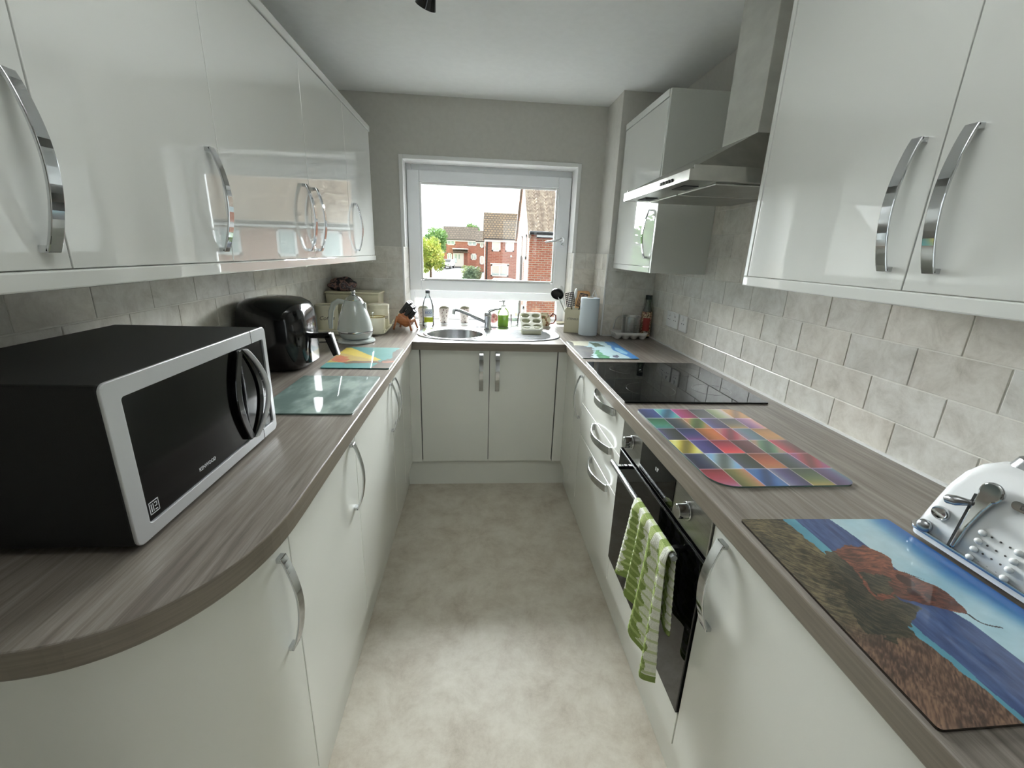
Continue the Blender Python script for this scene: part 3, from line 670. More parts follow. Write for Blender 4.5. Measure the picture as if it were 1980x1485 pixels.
def c_yel(u, v):
    c = mixc((52, 134, 134), (96, 166, 162), fbm(u, v, 5, 4))
    c = put(c, inpoly(u, v, [(-.1, .98), (.084, .97), (.781, .37), (.506, .263), (.155, .225), (-.1, .2)], .01), mixc((206, 176, 40), (226, 200, 84), fbm(u, v, 6, 3)))
    c = put(c, inpoly(u, v, [(-.1, .52), (-.06, .70), (.252, .551), (.723, .343), (.777, .274), (.373, .234), (-.1, .235)], .02), mixc((206, 180, 92), (186, 160, 96), fbm(u, v, 8, 5)))
    c = put(c, inpoly(u, v, [(.008, .362), (-.001, .50), (.076, .55), (.15, .50), (.265, .473), (.204, .42), (.296, .35), (.26, .28), (.32, .209), (.208, .251), (.083, .245)], .03), mixc((176, 78, 44), (214, 130, 76), fur(u, v, 10, 20)))
    c = put(c, inpoly(u, v, [(.233, .228), (.363, .304), (.77, .297), (.80, .227), (.406, .195), (.303, .171)], .01), mixc((86, 62, 40), (150, 100, 56), fbm(u, v, 14, 9)))
    c = put(c, inpoly(u, v, [(.77, .25), (.855, .398), (.93, .42), (.88, .75), (.933, .984), (1.1, 1.1), (1.1, -.1), (.74, -.1)], .03), mixc((66, 64, 56), (128, 112, 96), fbm(u, v, 11, 9)))
    c = put(c, inpoly(u, v, [(.82, .30), (1.02, .33), (1.02, .25), (.84, .22)], .02), (168, 104, 76))
    return c*.88
board('printed_worktop_saver', [(-.641, 1.792), (-.363, 1.792), (-.363, 2.19), (-.641, 2.19)], HT, 'teal and yellow printed glass board in front of the kettle', c_yel, 120, 150, edge=mat('teal board edge', (40, 96, 96), .15))
def c_blue(u, v):
    c = mixc((166, 202, 210), (200, 222, 228), fbm(u, v, 20, 4)); g = fbm(u, v*.3, 29, 16, 3)
    c = put(c, inpoly(u, v, [(.79, 1.1), (1.1, 1.1), (1.1, -.1), (.88, -.1), (.84, .12), (.735, .475), (.80, .703), (.78, .8)], .02), mixc((34, 112, 186), (60, 150, 216), g))
    c = put(c, inpoly(u, v, [(.835, .62), (.904, .578), (.944, .306), (.88, .218), (.813, .3), (.786, .478)], .01), (146, 202, 234))
    c = put(c, inpoly(u, v, [(-.1, .72), (.18, .734), (.313, .643), (.395, .615), (.34, .365), (.182, .077), (.3, -.1), (-.1, -.1)], .05), mixc((50, 50, 56), (104, 98, 92), fbm(u, v, 22, 6)))
    c = put(c, inpoly(u, v, [(-.1, 1.1), (-.1, .74), (.34, .68), (.5, 1.1)], .02), mixc((190, 186, 158), (214, 212, 190), g))
    c = put(c, inpoly(u, v, [(-.1, 1.1), (.02, 1.1), (.10, .9), (.05, .62), (-.1, .6)], .02), (58, 56, 52))
    c = put(c, inpoly(u, v, [(.368, .40), (.42, .45), (.463, .401), (.43, .3), (.44, .196), (.50, .062), (.47, -.1), (.30, -.1), (.289, .135)], .05), mixc((22, 104, 64), (90, 170, 116), fbm(u, v, 23, 12)))
    c = put(c, inpoly(u, v, [(.44, .93), (.60, .88), (.67, .661), (.46, .64)], .03), mixc((40, 66, 44), (80, 104, 76), g))
    c = put(c, inpoly(u, v, [(.56, .04), (.60, .16), (.70, .15), (.68, .05)], .05), (70, 76, 100))
    return c
board('printed_worktop_saver', [(.519, 2.034), (.802, 2.034), (.802, 2.452), (.519, 2.452)], HT, 'blue, green and white printed glass board beyond the hob', c_blue, 120, 150)
PAL = [(40, 60, 130), (60, 150, 190), (190, 60, 110), (70, 74, 76), (170, 190, 130), (225, 150, 60),
       (50, 140, 90), (44, 66, 80), (120, 150, 70), (70, 52, 110), (80, 78, 72), (170, 100, 170),
       (60, 66, 58), (40, 62, 130), (220, 130, 60), (200, 60, 90), (100, 140, 160), (226, 150, 50),
       (210, 190, 60), (70, 60, 150), (200, 50, 80), (110, 40, 50), (90, 150, 110), (140, 40, 50),
       (30, 44, 90), (160, 180, 176), (60, 72, 56), (206, 96, 56), (50, 70, 64), (190, 56, 70),
       (196, 50, 66), (150, 150, 80), (50, 110, 190), (70, 60, 130), (70, 100, 66), (96, 64, 130)]
def c_multi(u, v):
    i = np.clip((u*6).astype(int), 0, 5); j = np.clip(((1-v)*6).astype(int), 0, 5); P_ = np.array(PAL, float)
    c = P_[j*6+i]; fu, fv = u*6-i, (1-v)*6-j; kk = (i*7+j*5) % 4
    sh = np.where(kk == 0, fu, np.where(kk == 1, fv, np.where(kk == 2, 1-fu, .5+.5*np.sin(fu*5+fv*4))))
    c2 = P_[(j*6+i+7) % 36]; c = c*(1-.45*sh[..., None]**2)+c2*.45*sh[..., None]**2
    c = c*(.55+.6*sh[..., None])
    e = (fu < .04) | (fv < .04); c = np.where(e[..., None], c*.6+np.array((120, 110, 120)), c); return c
board('printed_worktop_saver', [(.536, .82), (.876, .822), (.876, 1.318), (.529, 1.32)], HT, 'multicoloured patchwork glass board with rounded corners, between hob and toaster', c_multi, 150, 180, r=[.055, .03, .03, .02])
def c_cow(u, v):
    # seen from the aisle: grass along the aisle edge (u = 0), then sea, then sky at the wall side
    s = u
    edge = np.interp(v, [.3, .45, .6, .8, 1], [.95, .915, .885, .926, .945])
    sky = mixc((140, 184, 200), (204, 218, 220), fbm(s, v, 30, 3, 3)); t = sst(-.14, .06, s-edge)[..., None]; sky = sky*(1-t)+np.array((22, 92, 160))*t
    sea = mixc((30, 50, 96), (74, 100, 148), fbm((s*4) % 1, v, 31, 14, 4)); tq = mixc((62, 126, 148), (98, 160, 176), fbm(s, v, 34, 10))
    b1 = np.interp(v, [0, .1, .2, .3, .5, .75, 1], [.367, .357, .362, .347, .355, .369, .366]); b2 = np.interp(v, [.18, .26, .35, .44, .77, .89, 1], [.642, .643, .641, .606, .621, .617, .600])
    c = np.where((s > b2)[..., None], sky, np.where((s > b1)[..., None], sea, tq))
    g0 = np.interp(v, [0, .1, .17, .25, .30, .74, .86, 1], [.341, .340, .327, .32, .308, .304, .291, .289])+.03*(fbm(s, v, 35, 30, 2)-.5)
    f1 = fur(s, v, 32, 60, 40); g = mixc((38, 36, 26), (122, 108, 78), sst(.25, .78, f1)); g2 = mixc((58, 40, 32), (132, 102, 80), sst(.25, .75, fur(s, v, 43, -50, 40))); t = sst(.42, .24, v)[..., None]
    c = put(c, s < g0, g*(1-t)+g2*t); n = fur(s, v, 36, 75, 34)
    furc = mixc((58, 30, 22), (150, 86, 62), sst(.2, .8, n)); dk = mixc((30, 30, 22), (92, 84, 62), sst(.25, .8, fur(s, v, 37, 40, 36)))
    c = put(c, inpoly(s, v, [(.304, .738), (.419, .76), (.42, .68), (.40, .579), (.53, .576), (.42, .455), (.483, .421), (.36, .36), (.289, .305), (.185, .287), (.085, .312), (.094, .366), (.158, .462), (.253, .571), (.259, .645)], .03), dk)
    c = put(c, inpoly(s, v, [(.38, .751), (.44, .785), (.501, .79), (.6, .785), (.651, .74), (.656, .691), (.63, .655), (.601, .625), (.56, .59), (.527, .564), (.401, .466), (.308, .458), (.328, .534), (.36, .60), (.39, .66), (.37, .70)], .02), furc)
    c = put(c, inpoly(s, v, [(.571, .60), (.60, .625), (.634, .611), (.67, .573), (.704, .536), (.726, .5), (.722, .456), (.707, .414), (.688, .386), (.64, .391), (.593, .412), (.539, .43), (.479, .452), (.44, .47), (.44, .55), (.50, .60)], .012), furc*.92)
    c = put(c, inpoly(s, v, [(.33, .47), (.44, .51), (.53, .575), (.50, .60), (.42, .62), (.36, .58)], .03), dk)
    for p, q, a, b_ in ((.585, .565, .035, .035), (.55, .50, .03, .022), (.60, .47, .02, .02)): c = put(c, ((s-p)/a)**2+((v-q)/b_)**2 < 1, (58, 28, 22))
    c = put(c, inpoly(s, v, [(.64, .615), (.665, .59), (.70, .565), (.66, .585)]), (30, 34, 38))
    hx = [(.683, .384), (.683, .360), (.69, .345), (.706, .333), (.73, .325), (.758, .319)]
    for (x0, y0), (x1, y1) in zip(hx, hx[1:]):
        L2 = (x1-x0)**2+(y1-y0)**2; tt_ = np.clip(((s-x0)*(x1-x0)+(v-y0)*(y1-y0))/L2, 0, 1); d = np.hypot(s-x0-tt_*(x1-x0), (v-y0-tt_*(y1-y0))*1.25); c = put(c, d < .0045, (34, 24, 24))
    return c
cw = [(.5076, .307), (.813, .312), (.818, .69), (.516, .698)]
board('printed_worktop_saver', cw, HT, 'glass board printed with a shaggy brown cow by the sea, under the toaster edge', c_cow, 260, 330, edge=mat('dark board edge', (48, 42, 36), .2))

# ------------------------------------------------------------------ microwave
mw = thing('microwave_oven', (-.71, .886, HT), 'black microwave with silver front frame on the left worktop', 'microwave')
MX0, MX1, MY0, MY1, MZ0, MZ1 = -.885, -.535, .634, 1.140, .921, 1.196
MB().box((MX0, MY0+.003, MZ0+.001), (MX1-.006, MY1-.003, MZ1-.002)).build('casing', M_blackm, mw, bevel=.004)
b = MB()
for k in range(7): b.box((MX0-.0, MY0+.0, MZ0+.05+.02*k), (MX0+.001, MY0+.001, MZ0+.051+.02*k))
for x in (MX0+.03, MX1-.05):
    for y in (MY0+.04, MY1-.04): MB().cyl((x, y, HT+.0002), (x, y, MZ0+.001), .012, n=16).build('foot', M_rubber, mw)
def ring_plate(y0, y1, z0, z1, yi0, yi1, zi0, zi1, x0, x1, ro=.014, ri=.006):
    O = roundrect(y0, z0, y1, z1, ro, 5); I = roundrect(yi0, zi0, yi1, zi1, ri, 5); b = MB(); bm = b.bm
    R = [[bm.verts.new((x, p[0], p[1])) for p in L] for L in (O, I) for x in (x0, x1)]; n = len(O)
    for k in range(n):
        j = (k+1) % n
        bm.faces.new((R[1][k], R[1][j], R[3][j], R[3][k])); bm.faces.new((R[0][k], R[2][k], R[2][j], R[0][j]))
        bm.faces.new((R[0][k], R[0][j], R[1][j], R[1][k])); bm.faces.new((R[2][k], R[3][k], R[3][j], R[2][j]))
    return b
fr = ring_plate(MY0, MY1, MZ0, MZ1, MY0+.034, MY1-.016, MZ0+.024, MZ1-.03, MX1-.0055, MX1).build('front_frame', M_silver, mw, bevel=.0015, label='silver front frame')
YS = 1.068
for z0, z1 in ((MZ0, MZ0+.024), (MZ1-.03, MZ1)): box('door_seam', (MX1-.0054, YS-.0012, z0-.0003), (MX1+.0003, YS+.0012, z1+.0004), M_black, fr)
dg = MB().box((MX1-.0058, MY0+.034, MZ0+.024), (MX1-.004, MY1-.016, MZ1-.03)).build('door_glass', M_mwglass, mw, bevel=.001, label='black glass front')
# bowed handle, black base ring with silver strap
pts = []; ptl = []; ptr = []
for k in range(25):
    t_ = k/24; z = MZ0+.028+.216*(1-t_); q_ = math.sin(PI*t_)**.9
    pts.append((MX1+.010+.018*q_, 1.014+.046*q_, z)); ptl.append((MX1+.001, 1.006-.034*q_, z)); ptr.append((MX1+.003+.012*q_, 1.012+.034*q_, z))
MB().strap(ptl, (0, 1, 0), .022, .012).build('grip_recess', M_black, dg, bevel=.002)
MB().strap(ptr, (.3, 1, 0), .014, .010).build('grip_back', M_black, dg, bevel=.002)
MB().strap(pts, (.35, 1, 0), .013, .007).build('door_handle', M_silver, dg, bevel=.003, seg=3)
Mt = frameM((MX1-.0035, .84, .966), (0, 1, 0), (0, 0, 1)); text('brand_lettering', 'KENWOOD', .0105, Mt, M_print, dg)
b = MB()
for a0, c0_, a1, c1 in ((0, 0, .022, .0012), (0, .021, .022, .0222), (0, 0, .0012, .022), (.0208, 0, .022, .022), (.004, .004, .0055, .018), (.008, .004, .0095, .018), (.012, .004, .018, .0055), (.012, .010, .018, .0115), (.012, .0165, .018, .018), (.0165, .010, .018, .018)):
    b.box((MX1-.0042, MY0+.042+a0, MZ0+.034+c0_), (MX1-.0034, MY0+.042+a1, MZ0+.034+c1))
b.build('rating_badge', M_print, dg)
M_dim = mat('dim grey print', (70, 72, 74), .4)
for k in range(4): MB().box((MX1-.0042, 1.085, 1.02+.022*k), (MX1-.0037, 1.108, 1.0212+.022*k)).build('control_mark', M_dim, dg)

# ------------------------------------------------------------------ air fryer
af = thing('air_fryer', (-.80, 1.83, HT), 'tall glossy black air fryer between microwave and kettle', 'air fryer')
def superslab(cx, cy, rings, n=56, p=3.2):
    b = MB(); bm = b.bm; R = []
    for rx, ry, z, ox in rings:
        R.append([bm.verts.new((cx+ox+rx*abs(math.cos(2*PI*k/n))**(2/p)*(1 if math.cos(2*PI*k/n) > 0 else -1), cy+ry*abs(math.sin(2*PI*k/n))**(2/p)*(1 if math.sin(2*PI*k/n) > 0 else -1), z)) for k in range(n)])
    for A, B in zip(R, R[1:]):
        for k in range(n): bm.faces.new((A[k], A[(k+1) % n], B[(k+1) % n], B[k]))
    bm.faces.new(R[0][::-1]); bm.faces.new(R[-1]); return b
FC = (-.80, 1.828)
rr_ = [(.100, .100, HT+.004, -.002), (.122, .125, HT+.016, 0), (.132, .135, HT+.05, 0), (.134, .138, HT+.12, 0), (.133, .137, HT+.19, 0), (.128, .133, HT+.235, -.001), (.115, .122, HT+.262, -.002), (.090, .098, HT+.278, -.003), (.05, .06, HT+.286, -.003), (.004, .005, HT+.288, -.003)]
superslab(*FC, rr_).build('body', M_black, af, smooth='all')
superslab(*FC, [(.1355, .09, HT+.03, .0), (.1365, .092, HT+.03, 0), (.1365, .092, HT+.128, 0), (.1355, .09, HT+.128, 0)], p=4).build('basket_front', M_black, af, smooth=40)
h_ = MB().prism([(-.668, HT+.142), (-.605, HT+.146), (-.594, HT+.135), (-.596, HT+.120), (-.668, HT+.120)], 1.815, 1.845, 'y')
h_.prism([(-.624, HT+.13), (-.598, HT+.14), (-.575, HT+.052), (-.592, HT+.045)], 1.815, 1.845, 'y'); hh = h_.build('basket_handle', M_black, af, bevel=.004)
MB().prism([(-.5975, HT+.143), (-.591, HT+.1415), (-.5685, HT+.051), (-.5745, HT+.049)], 1.818, 1.842, 'y').build('handle_inlay', M_silver, hh, bevel=.002, label='silver strip')

# ------------------------------------------------------------------ kettle, tray, canisters
kt = thing('electric_kettle', (-.638, 2.352, HT), 'pale grey enamel kettle with chrome lid on a round base', 'kettle')
KC = (-.638, 2.352, HT); K = .83
MB().lathe(KC, [(.0, .001), (.094, .001), (.098, .006), (.095, .013), (.075, .018), (0, .018)], 48).build('power_base', M_kettle, kt, smooth=True)
MB().lathe((KC[0], KC[1], HT+.019), [(r*K, z*K) for r, z in [(.0, 0), (.078, 0), (.092, .008), (.103, .030), (.106, .042)]], 48).build('lower_body', M_kettle, kt, smooth=True)
MB().lathe((KC[0], KC[1], HT+.019), [(r*K, z*K) for r, z in [(.1065, .042), (.108, .044), (.1085, .052), (.1065, .055)]], 48).build('chrome_band', M_chrome, kt, smooth=True)
MB().lathe((KC[0], KC[1], HT+.019), [(r*K, z*K) for r, z in [(.106, .055), (.104, .075), (.096, .115), (.083, .16), (.067, .205), (.056, .236), (.053, .24)]], 48).build('upper_body', M_kettle, kt, smooth=True)
MB().lathe((KC[0], KC[1], HT+.019), [(r*K, z*K) for r, z in [(.052, .240), (.053, .243), (.043, .256), (.022, .270), (.010, .275), (.009, .279), (.013, .284), (.014, .291), (.010, .299), (0, .302)]], 40).build('lid', M_chrome, kt, smooth=True)
z_ = HT+.019
MB().tube([(KC[0]-.045, KC[1]-.005, z_+.188), (KC[0]-.075, KC[1]-.01, z_+.193), (KC[0]-.10, KC[1]-.012, z_+.178), (KC[0]-.115, KC[1]-.014, z_+.14), (KC[0]-.121, KC[1]-.015, z_+.09), (KC[0]-.122, KC[1]-.015, z_+.05)], [.012, .014, .0145, .0135, .012, .010], 14).build('handle', M_kettle, kt, smooth=True)
MB().tube([(KC[0]-.05, KC[1]-.012, z_+.18), (KC[0]-.066, KC[1]-.016, z_+.13), (KC[0]-.082, KC[1]-.018, z_+.08), (KC[0]-.088, KC[1]-.018, z_+.04)], .004, 8).build('water_gauge', M_chrome, kt, smooth=True)
MB().prism([(KC[0]+.038, z_+.14), (KC[0]+.045, z_+.185), (KC[0]+.061, z_+.188), (KC[0]+.062, z_+.15)], KC[1]-.012, KC[1]+.012, 'y').build('spout', M_kettle, kt, bevel=.004, seg=3)
MB().tube([(-.735, 2.34, .918), (-.78, 2.30, .915), (-.84, 2.29, .914), (-.88, 2.33, .914), (-.915, 2.40, .914)], .003, 8).build('flex', M_rubber, kt, smooth=True)
# tray
ty0 = thing('serving_tray', (-.72, 2.64, HT), 'cream tray with upturned ends carrying the canisters behind the kettle', 'tray')
TA = math.radians(24)
def trayM(c, a): return Matrix.Translation(c) @ Matrix.Rotation(a, 4, 'Z')
TM = trayM(Vector((-.737, 2.655, HT)), .12)
b = MB(); prof = [(-.235, .052), (-.215, .03), (-.195, .008), (-.18, .001), (.18, .001), (.195, .008), (.215, .03), (.235, .052)]
top = [(x, z+.006) for x, z in prof]
b.prism(prof+top[::-1], -.125, .125, 'y')
b.prism([(-.19, .004), (.19, .004), (.19, .03), (-.19, .03)], -.128, -.122, 'y'); b.prism([(-.19, .004), (.19, .004), (.19, .03), (-.19, .03)], .122, .128, 'y')
b.build('tray_body', M_cream, ty0, bevel=.002, M=TM)
CG = 'cream enamel storage canisters'
def canister(c, r, h, label, name='storage_canister', lid=True, word=None, tilt=0):
    t = thing(name, c, label, 'canister', CG if name == 'storage_canister' else None)
    prof = [(0, 0), (r*.97, 0), (r, .004), (r, h*.80), (r*1.0, h*.82)]
    if lid: prof += [(r*.985, h*.82), (r*.985, h*.83)]
    else: prof += [(r, h), (r*.96, h), (r*.94, h*.55), (0, h*.55)]
    o = MB().lathe(c, prof, 40).build('canister_body', M_cream, t, smooth=30)
    if lid:
        l = MB().lathe((c[0], c[1], c[2]+h*.831), [(0, 0), (r*1.0, 0), (r*1.02, .003), (r*1.02, h*.07), (r*1.04, h*.085), (r*1.04, h*.16), (r*1.0, h*.17), (r*.9, h*.155), (0, h*.15)], 40).build('lid', M_cream, t, smooth=30)
    if word:
        cu = bpy.data.curves.new('t', 'FONT'); cu.body = word; cu.size = r*.52; cu.shear = .35; cu.extrude = .0003; cu.align_x = 'CENTER'; cu.resolution_u = 2
        q = bpy.data.objects.new('t', cu); COL.objects.link(q); bpy.context.view_layer.update()
        me = bpy.data.meshes.new_from_object(q.evaluated_get(bpy.context.evaluated_depsgraph_get())); bpy.data.objects.remove(q)
        for v in me.vertices:
            a = v.co.x/r; v.co = Vector(((r+.0006+v.co.z)*math.sin(a), -(r+.0006+v.co.z)*math.cos(a), v.co.y+h*.45)); v.co.rotate(Matrix.Rotation(.25, 3, 'Z'))
        me.materials.clear(); me.materials.append(M_printd); q = bpy.data.objects.new('lettering', me); COL.objects.link(q); q.parent = t
    return t
canister((-.872, 2.635, HT+.008), .063, .150, 'tall cream canister at the left end of the tray, behind the air fryer', word='Coffee')
canister((-.735, 2.713, HT+.008), .063, .160, 'tall cream canister mostly hidden behind the kettle')
canister((-.592, 2.718, HT+.008), .060, .150, 'tall cream lidded canister at the right end of the tray', word='Cookies')
t = canister((-.578, 2.578, HT+.008), .048, .092, 'short open cream sugar pot in front of the right canister', name='sugar_pot', lid=False)
MB().lathe((-.578, 2.578, HT+.008+.0915), [(.050, 0), (.050, .003), (.045, .003), (.045, 0), (.050, 0)], 40).build('gold_rim', mat('brass rim', (150, 126, 60), .25, metal=1), t, smooth=30)
MB().tube([(-.59, 2.578, HT+.06), (-.596, 2.575, HT+.10), (-.598, 2.574, HT+.118)], .0035).sph((-.598, 2.574, HT+.121), .006).build('spoon', M_chrome, t, smooth=True)
# bread bin with a bag on top
t = thing('bread_bin', (-.77, 2.875, HT), 'cream rectangular bread bin against the back wall tiles', 'bread bin')
b = MB(); bm = b.bm
def taper(b, x0, x1, y0, y1, z0, z1, k):
    bm = b.bm; A = [bm.verts.new(q) for q in ((x0+k, y0+k*.4, z0), (x1-k, y0+k*.4, z0), (x1-k, y1, z0), (x0+k, y1, z0))]; B = [bm.verts.new(q) for q in ((x0, y0, z1), (x1, y0, z1), (x1, y1, z1), (x0, y1, z1))]
    bm.faces.new(A[::-1]); bm.faces.new(B)
    for i in range(4): bm.faces.new((A[i], A[(i+1) % 4], B[(i+1) % 4], B[i]))
taper(b, -.925, -.605, 2.79, 2.95, HT+.001, HT+.205, .012); b.build('bin_body', M_creamp, t, bevel=.006, seg=3)
b = MB().box((-.930, 2.785, HT+.205), (-.600, 2.955, HT+.218)); b.build('bin_lid', M_creamp, t, bevel=.005)
def blob(name, c, sc, mt, label, cat, amp=.25, seed=1, seg=36, flat=.0, colf=None):
    b = MB(); b.sph((0, 0, 0), 1, seg=seg); r = random.Random(seed); ph = [(r.uniform(1.5, 5), r.uniform(0, 6), r.uniform(1.5, 5), r.uniform(0, 6), r.uniform(2, 6), r.uniform(0, 6)) for _ in range(5)]
    for v in b.bm.verts:
        d = sum(math.sin(a*v.co.x+p)*math.sin(q*v.co.y+w)*math.cos(s*v.co.z+u) for a, p, q, w, s, u in ph)/3
        v.co *= 1+amp*d; v.co = Vector((v.co.x*sc[0]+c[0], v.co.y*sc[1]+c[1], max(v.co.z*sc[2]+c[2], c[2]-sc[2]*.75)))
    o = b.build(name, mt, smooth='all'); return tag(o, label, cat)
M_bag = noisemat('patterned cloth', [(.3, (14, 12, 16)), (.46, (34, 30, 36)), (.52, (150, 116, 106)), (.60, (60, 52, 62)), (.72, (180, 172, 172))], ns=22, detail=3, rough=.6)
blob('folded_bag', (-.835, 2.86, HT+.218+.035), (.085, .055, .045), M_bag, 'crumpled dark patterned bag lying on the cream bread bin', 'bag', .3, 3)
# ------------------------------------------------------------------ knife block
M_wood = noisemat('warm varnished wood', [(.3, (150, 88, 50)), (.6, (184, 116, 72)), (.8, (198, 134, 88))], scale=(6, 6, 40), ns=2, rough=.35, coat=.2)
kb = thing('knife_block', (-.435, 2.745, HT), 'wooden knife block on splayed legs with black-handled knives, left of the sink', 'knife block')
KM = Matrix.Translation((-.445, 2.762, HT)) @ Matrix.Rotation(-.25, 4, 'Z')
MB().prism([(-.055, .052), (.025, .014), (.062, .062), (-.02, .108)], -.045, .045, 'y').build('block', M_wood, kb, bevel=.014, seg=4, M=KM)
for sx, tx_, sy in ((-.03, -.055, -.046), (-.03, -.055, .046), (.035, .062, -.046), (.035, .062, .046)):
    MB().strap([(sx, sy, .085), (tx_, sy*1.08, .001)], (0, 1, 0), .008, .012).build('leg', M_wood, kb, bevel=.002, M=KM)
n_ = 0
for r_, (u0, w0) in enumerate(((-.015, .104), (.012, .088), (.038, .074))):
    for k in range(3 if r_ < 2 else 2):
        yy = -.03+.028*k+(.012 if r_ % 2 else 0); L = (.082, .07, .058)[r_]
        t = thing('kitchen_knife', KM @ Vector((u0, yy, w0)), 'black-handled knife, %s of the %s row in the wooden block' % ((('nearest the room', 'middle one', 'nearest the window') if r_ < 2 else ('nearer the room', 'nearer the window'))[k], ('upper back', 'middle', 'lower front')[r_]), 'knife',
                  ('back row of knives', 'middle row of knives', 'front row of knives')[r_])
        d = Vector((.62, 0, .78)).normalized(); p = Vector((u0, yy, w0)); p2 = p+d*L
        MB().strap([p-d*.002, p+d*L*.3, p+d*L*.7, p2], (0, 1, 0), .014, .020).build('handle', M_knife, t, bevel=.004, seg=3, M=KM)
        MB().strap([p2-d*.001, p2+d*.003], (0, 1, 0), .0145, .0205).strap([p+d*L*.1, p+d*L*.12], (0, 1, 0), .0146, .0206).build('end_cap', M_knife, t, M=KM)
        MB().strap([p-d*.02, p-d*.002], (0, 1, 0), .002, .016).build('blade', M_satin, t, M=KM)

# ------------------------------------------------------------------ window sill things
SZ = WZ0
M_clear = glassmat('clear plastic', (246, 250, 248), .10, .02)
M_greenl = glassmat('green washing liquid', (176, 232, 60), .06)
M_label_g = mat('yellow green label', (196, 212, 40), .4); M_label_b = mat('blue lettering', (40, 110, 180), .4); M_label_w = mat('pale label', (232, 240, 244), .4)
t = thing('washing_liquid_bottle', (-.315, 2.885, HT), 'clear bottle with blue ECO label and grey cap behind the sink bowl', 'bottle')
BP = (-.315, 2.885, HT)
MB().lathe(BP, [(0, .001), (.034, .001), (.038, .006), (.038, .09), (.037, .125), (.030, .16), (.017, .19), (.012, .20), (.012, .212)], 32, sy=.7).build('bottle_body', glassmat('pale frosted plastic', (247, 251, 251), .14, .1), t, smooth=True)
MB().lathe((BP[0], BP[1], HT+.2125), [(0, 0), (.014, 0), (.014, .02), (.012, .022), (0, .022)], 20).build('cap', mat('grey cap', (96, 100, 104), .4), t, smooth=30)
def wrap_patch(b, c, r, a0, a1, z0, z1, n=10, sy=1):
    bm = b.bm; V = [[bm.verts.new((c[0]+r*math.sin(a0+(a1-a0)*k/n), c[1]-sy*r*math.cos(a0+(a1-a0)*k/n), c[2]+z)) for k in range(n+1)] for z in (z0, z1)]
    for k in range(n): bm.faces.new((V[0][k], V[0][k+1], V[1][k+1], V[1][k]))
    return b
wrap_patch(MB(), BP, .0388, -.75, .95, .068, .115, sy=.72).build('label', M_label_w, t)
wrap_patch(MB(), BP, .0390, -.65, .95, .030, .062, sy=.72).build('label', M_label_g, t, label='yellow-green label panel')
text('label_lettering', 'ECO', .021, frameM((BP[0]+.006, BP[1]-.0305, HT+.092), (1, 0.06, 0), (0, 0, 1)), M_label_b, t)
M_dots = noisemat('speckled floral ceramic', [(.0, (224, 216, 208)), (.60, (222, 212, 204)), (.63, (120, 84, 78)), (.72, (84, 70, 72))], ns=95, detail=1, rough=.25)
M_khaki = mat('khaki glaze', (150, 144, 118), .35)
for x, y, lb in ((-.225, 3.045, 'patterned tumbler on the window sill, left of the tap spout'), (-.085, 3.06, 'patterned tumbler on the window sill, behind the tap spout'), (-.365, 3.03, 'patterned tumbler on the window sill behind the knives and clear bottle')):
    t = thing('patterned_tumbler', (x, y, SZ), lb, 'cup', 'floral tumblers on the sill')
    MB().lathe((x, y, SZ), [(0, .001), (.027, .001), (.029, .004), (.0365, .098), (.0365, .1), (.034, .1), (.027, .012), (0, .010)], 36).build('cup_body', M_dots, t, smooth=30)
    MB().sph((x+.003, y, SZ+.098), .0335, (1, 1, .5), 24).build('cloth_stuffing', M_khaki, t, smooth='all', label='khaki cloth bunched in the cup')
t = thing('soap_dispenser', (.178, 2.915, HT+.0), 'clear pump bottle of green washing-up liquid right of the tap', 'bottle')
SP = (.178, 2.915, HT)
MB().lathe(SP, [(0, .001), (.033, .001), (.037, .006), (.037, .085), (.034, .105), (.022, .122), (.013, .13), (.013, .138)], 32, sy=.62).build('bottle_body', M_clear, t, smooth=True)
MB().lathe(SP, [(0, .003), (.0335, .003), (.0345, .007), (.0345, .082), (0, .082)], 32, sy=.58).build('washing_liquid', mat('lime green liquid', (168, 214, 60), .2, spec=.3), t, smooth=True)
MB().lathe((SP[0], SP[1], HT+.138), [(0, 0), (.014, 0), (.014, .012), (.006, .015), (.006, .03), (.011, .032), (.011, .042), (0, .044)], 20).tube([(SP[0], SP[1], HT+.175), (SP[0]-.03, SP[1]-.01, HT+.172)], .004).build('pump', M_white, t, smooth=30)
b = thing('drinking_glass', (.262, 2.99, SZ), 'clear tumbler glass on the sill between the green bottle and the ceramic rack', 'glass')
MB().lathe((.262, 2.99, SZ), [(0, .001), (.028, .001), (.033, .08), (.031, .08), (.0265, .008), (0, .007)], 28).build('glass_body', M_clear, b, smooth=True)
blob('scouring_cloth', (.118, 3.02, SZ+.035), (.03, .022, .035), noisemat('pink mesh', [(.4, (180, 70, 84)), (.6, (226, 176, 178))], ns=60, rough=.7), 'pink and white cloth on the sill behind the tap', 'cloth', .3, 8, 24)
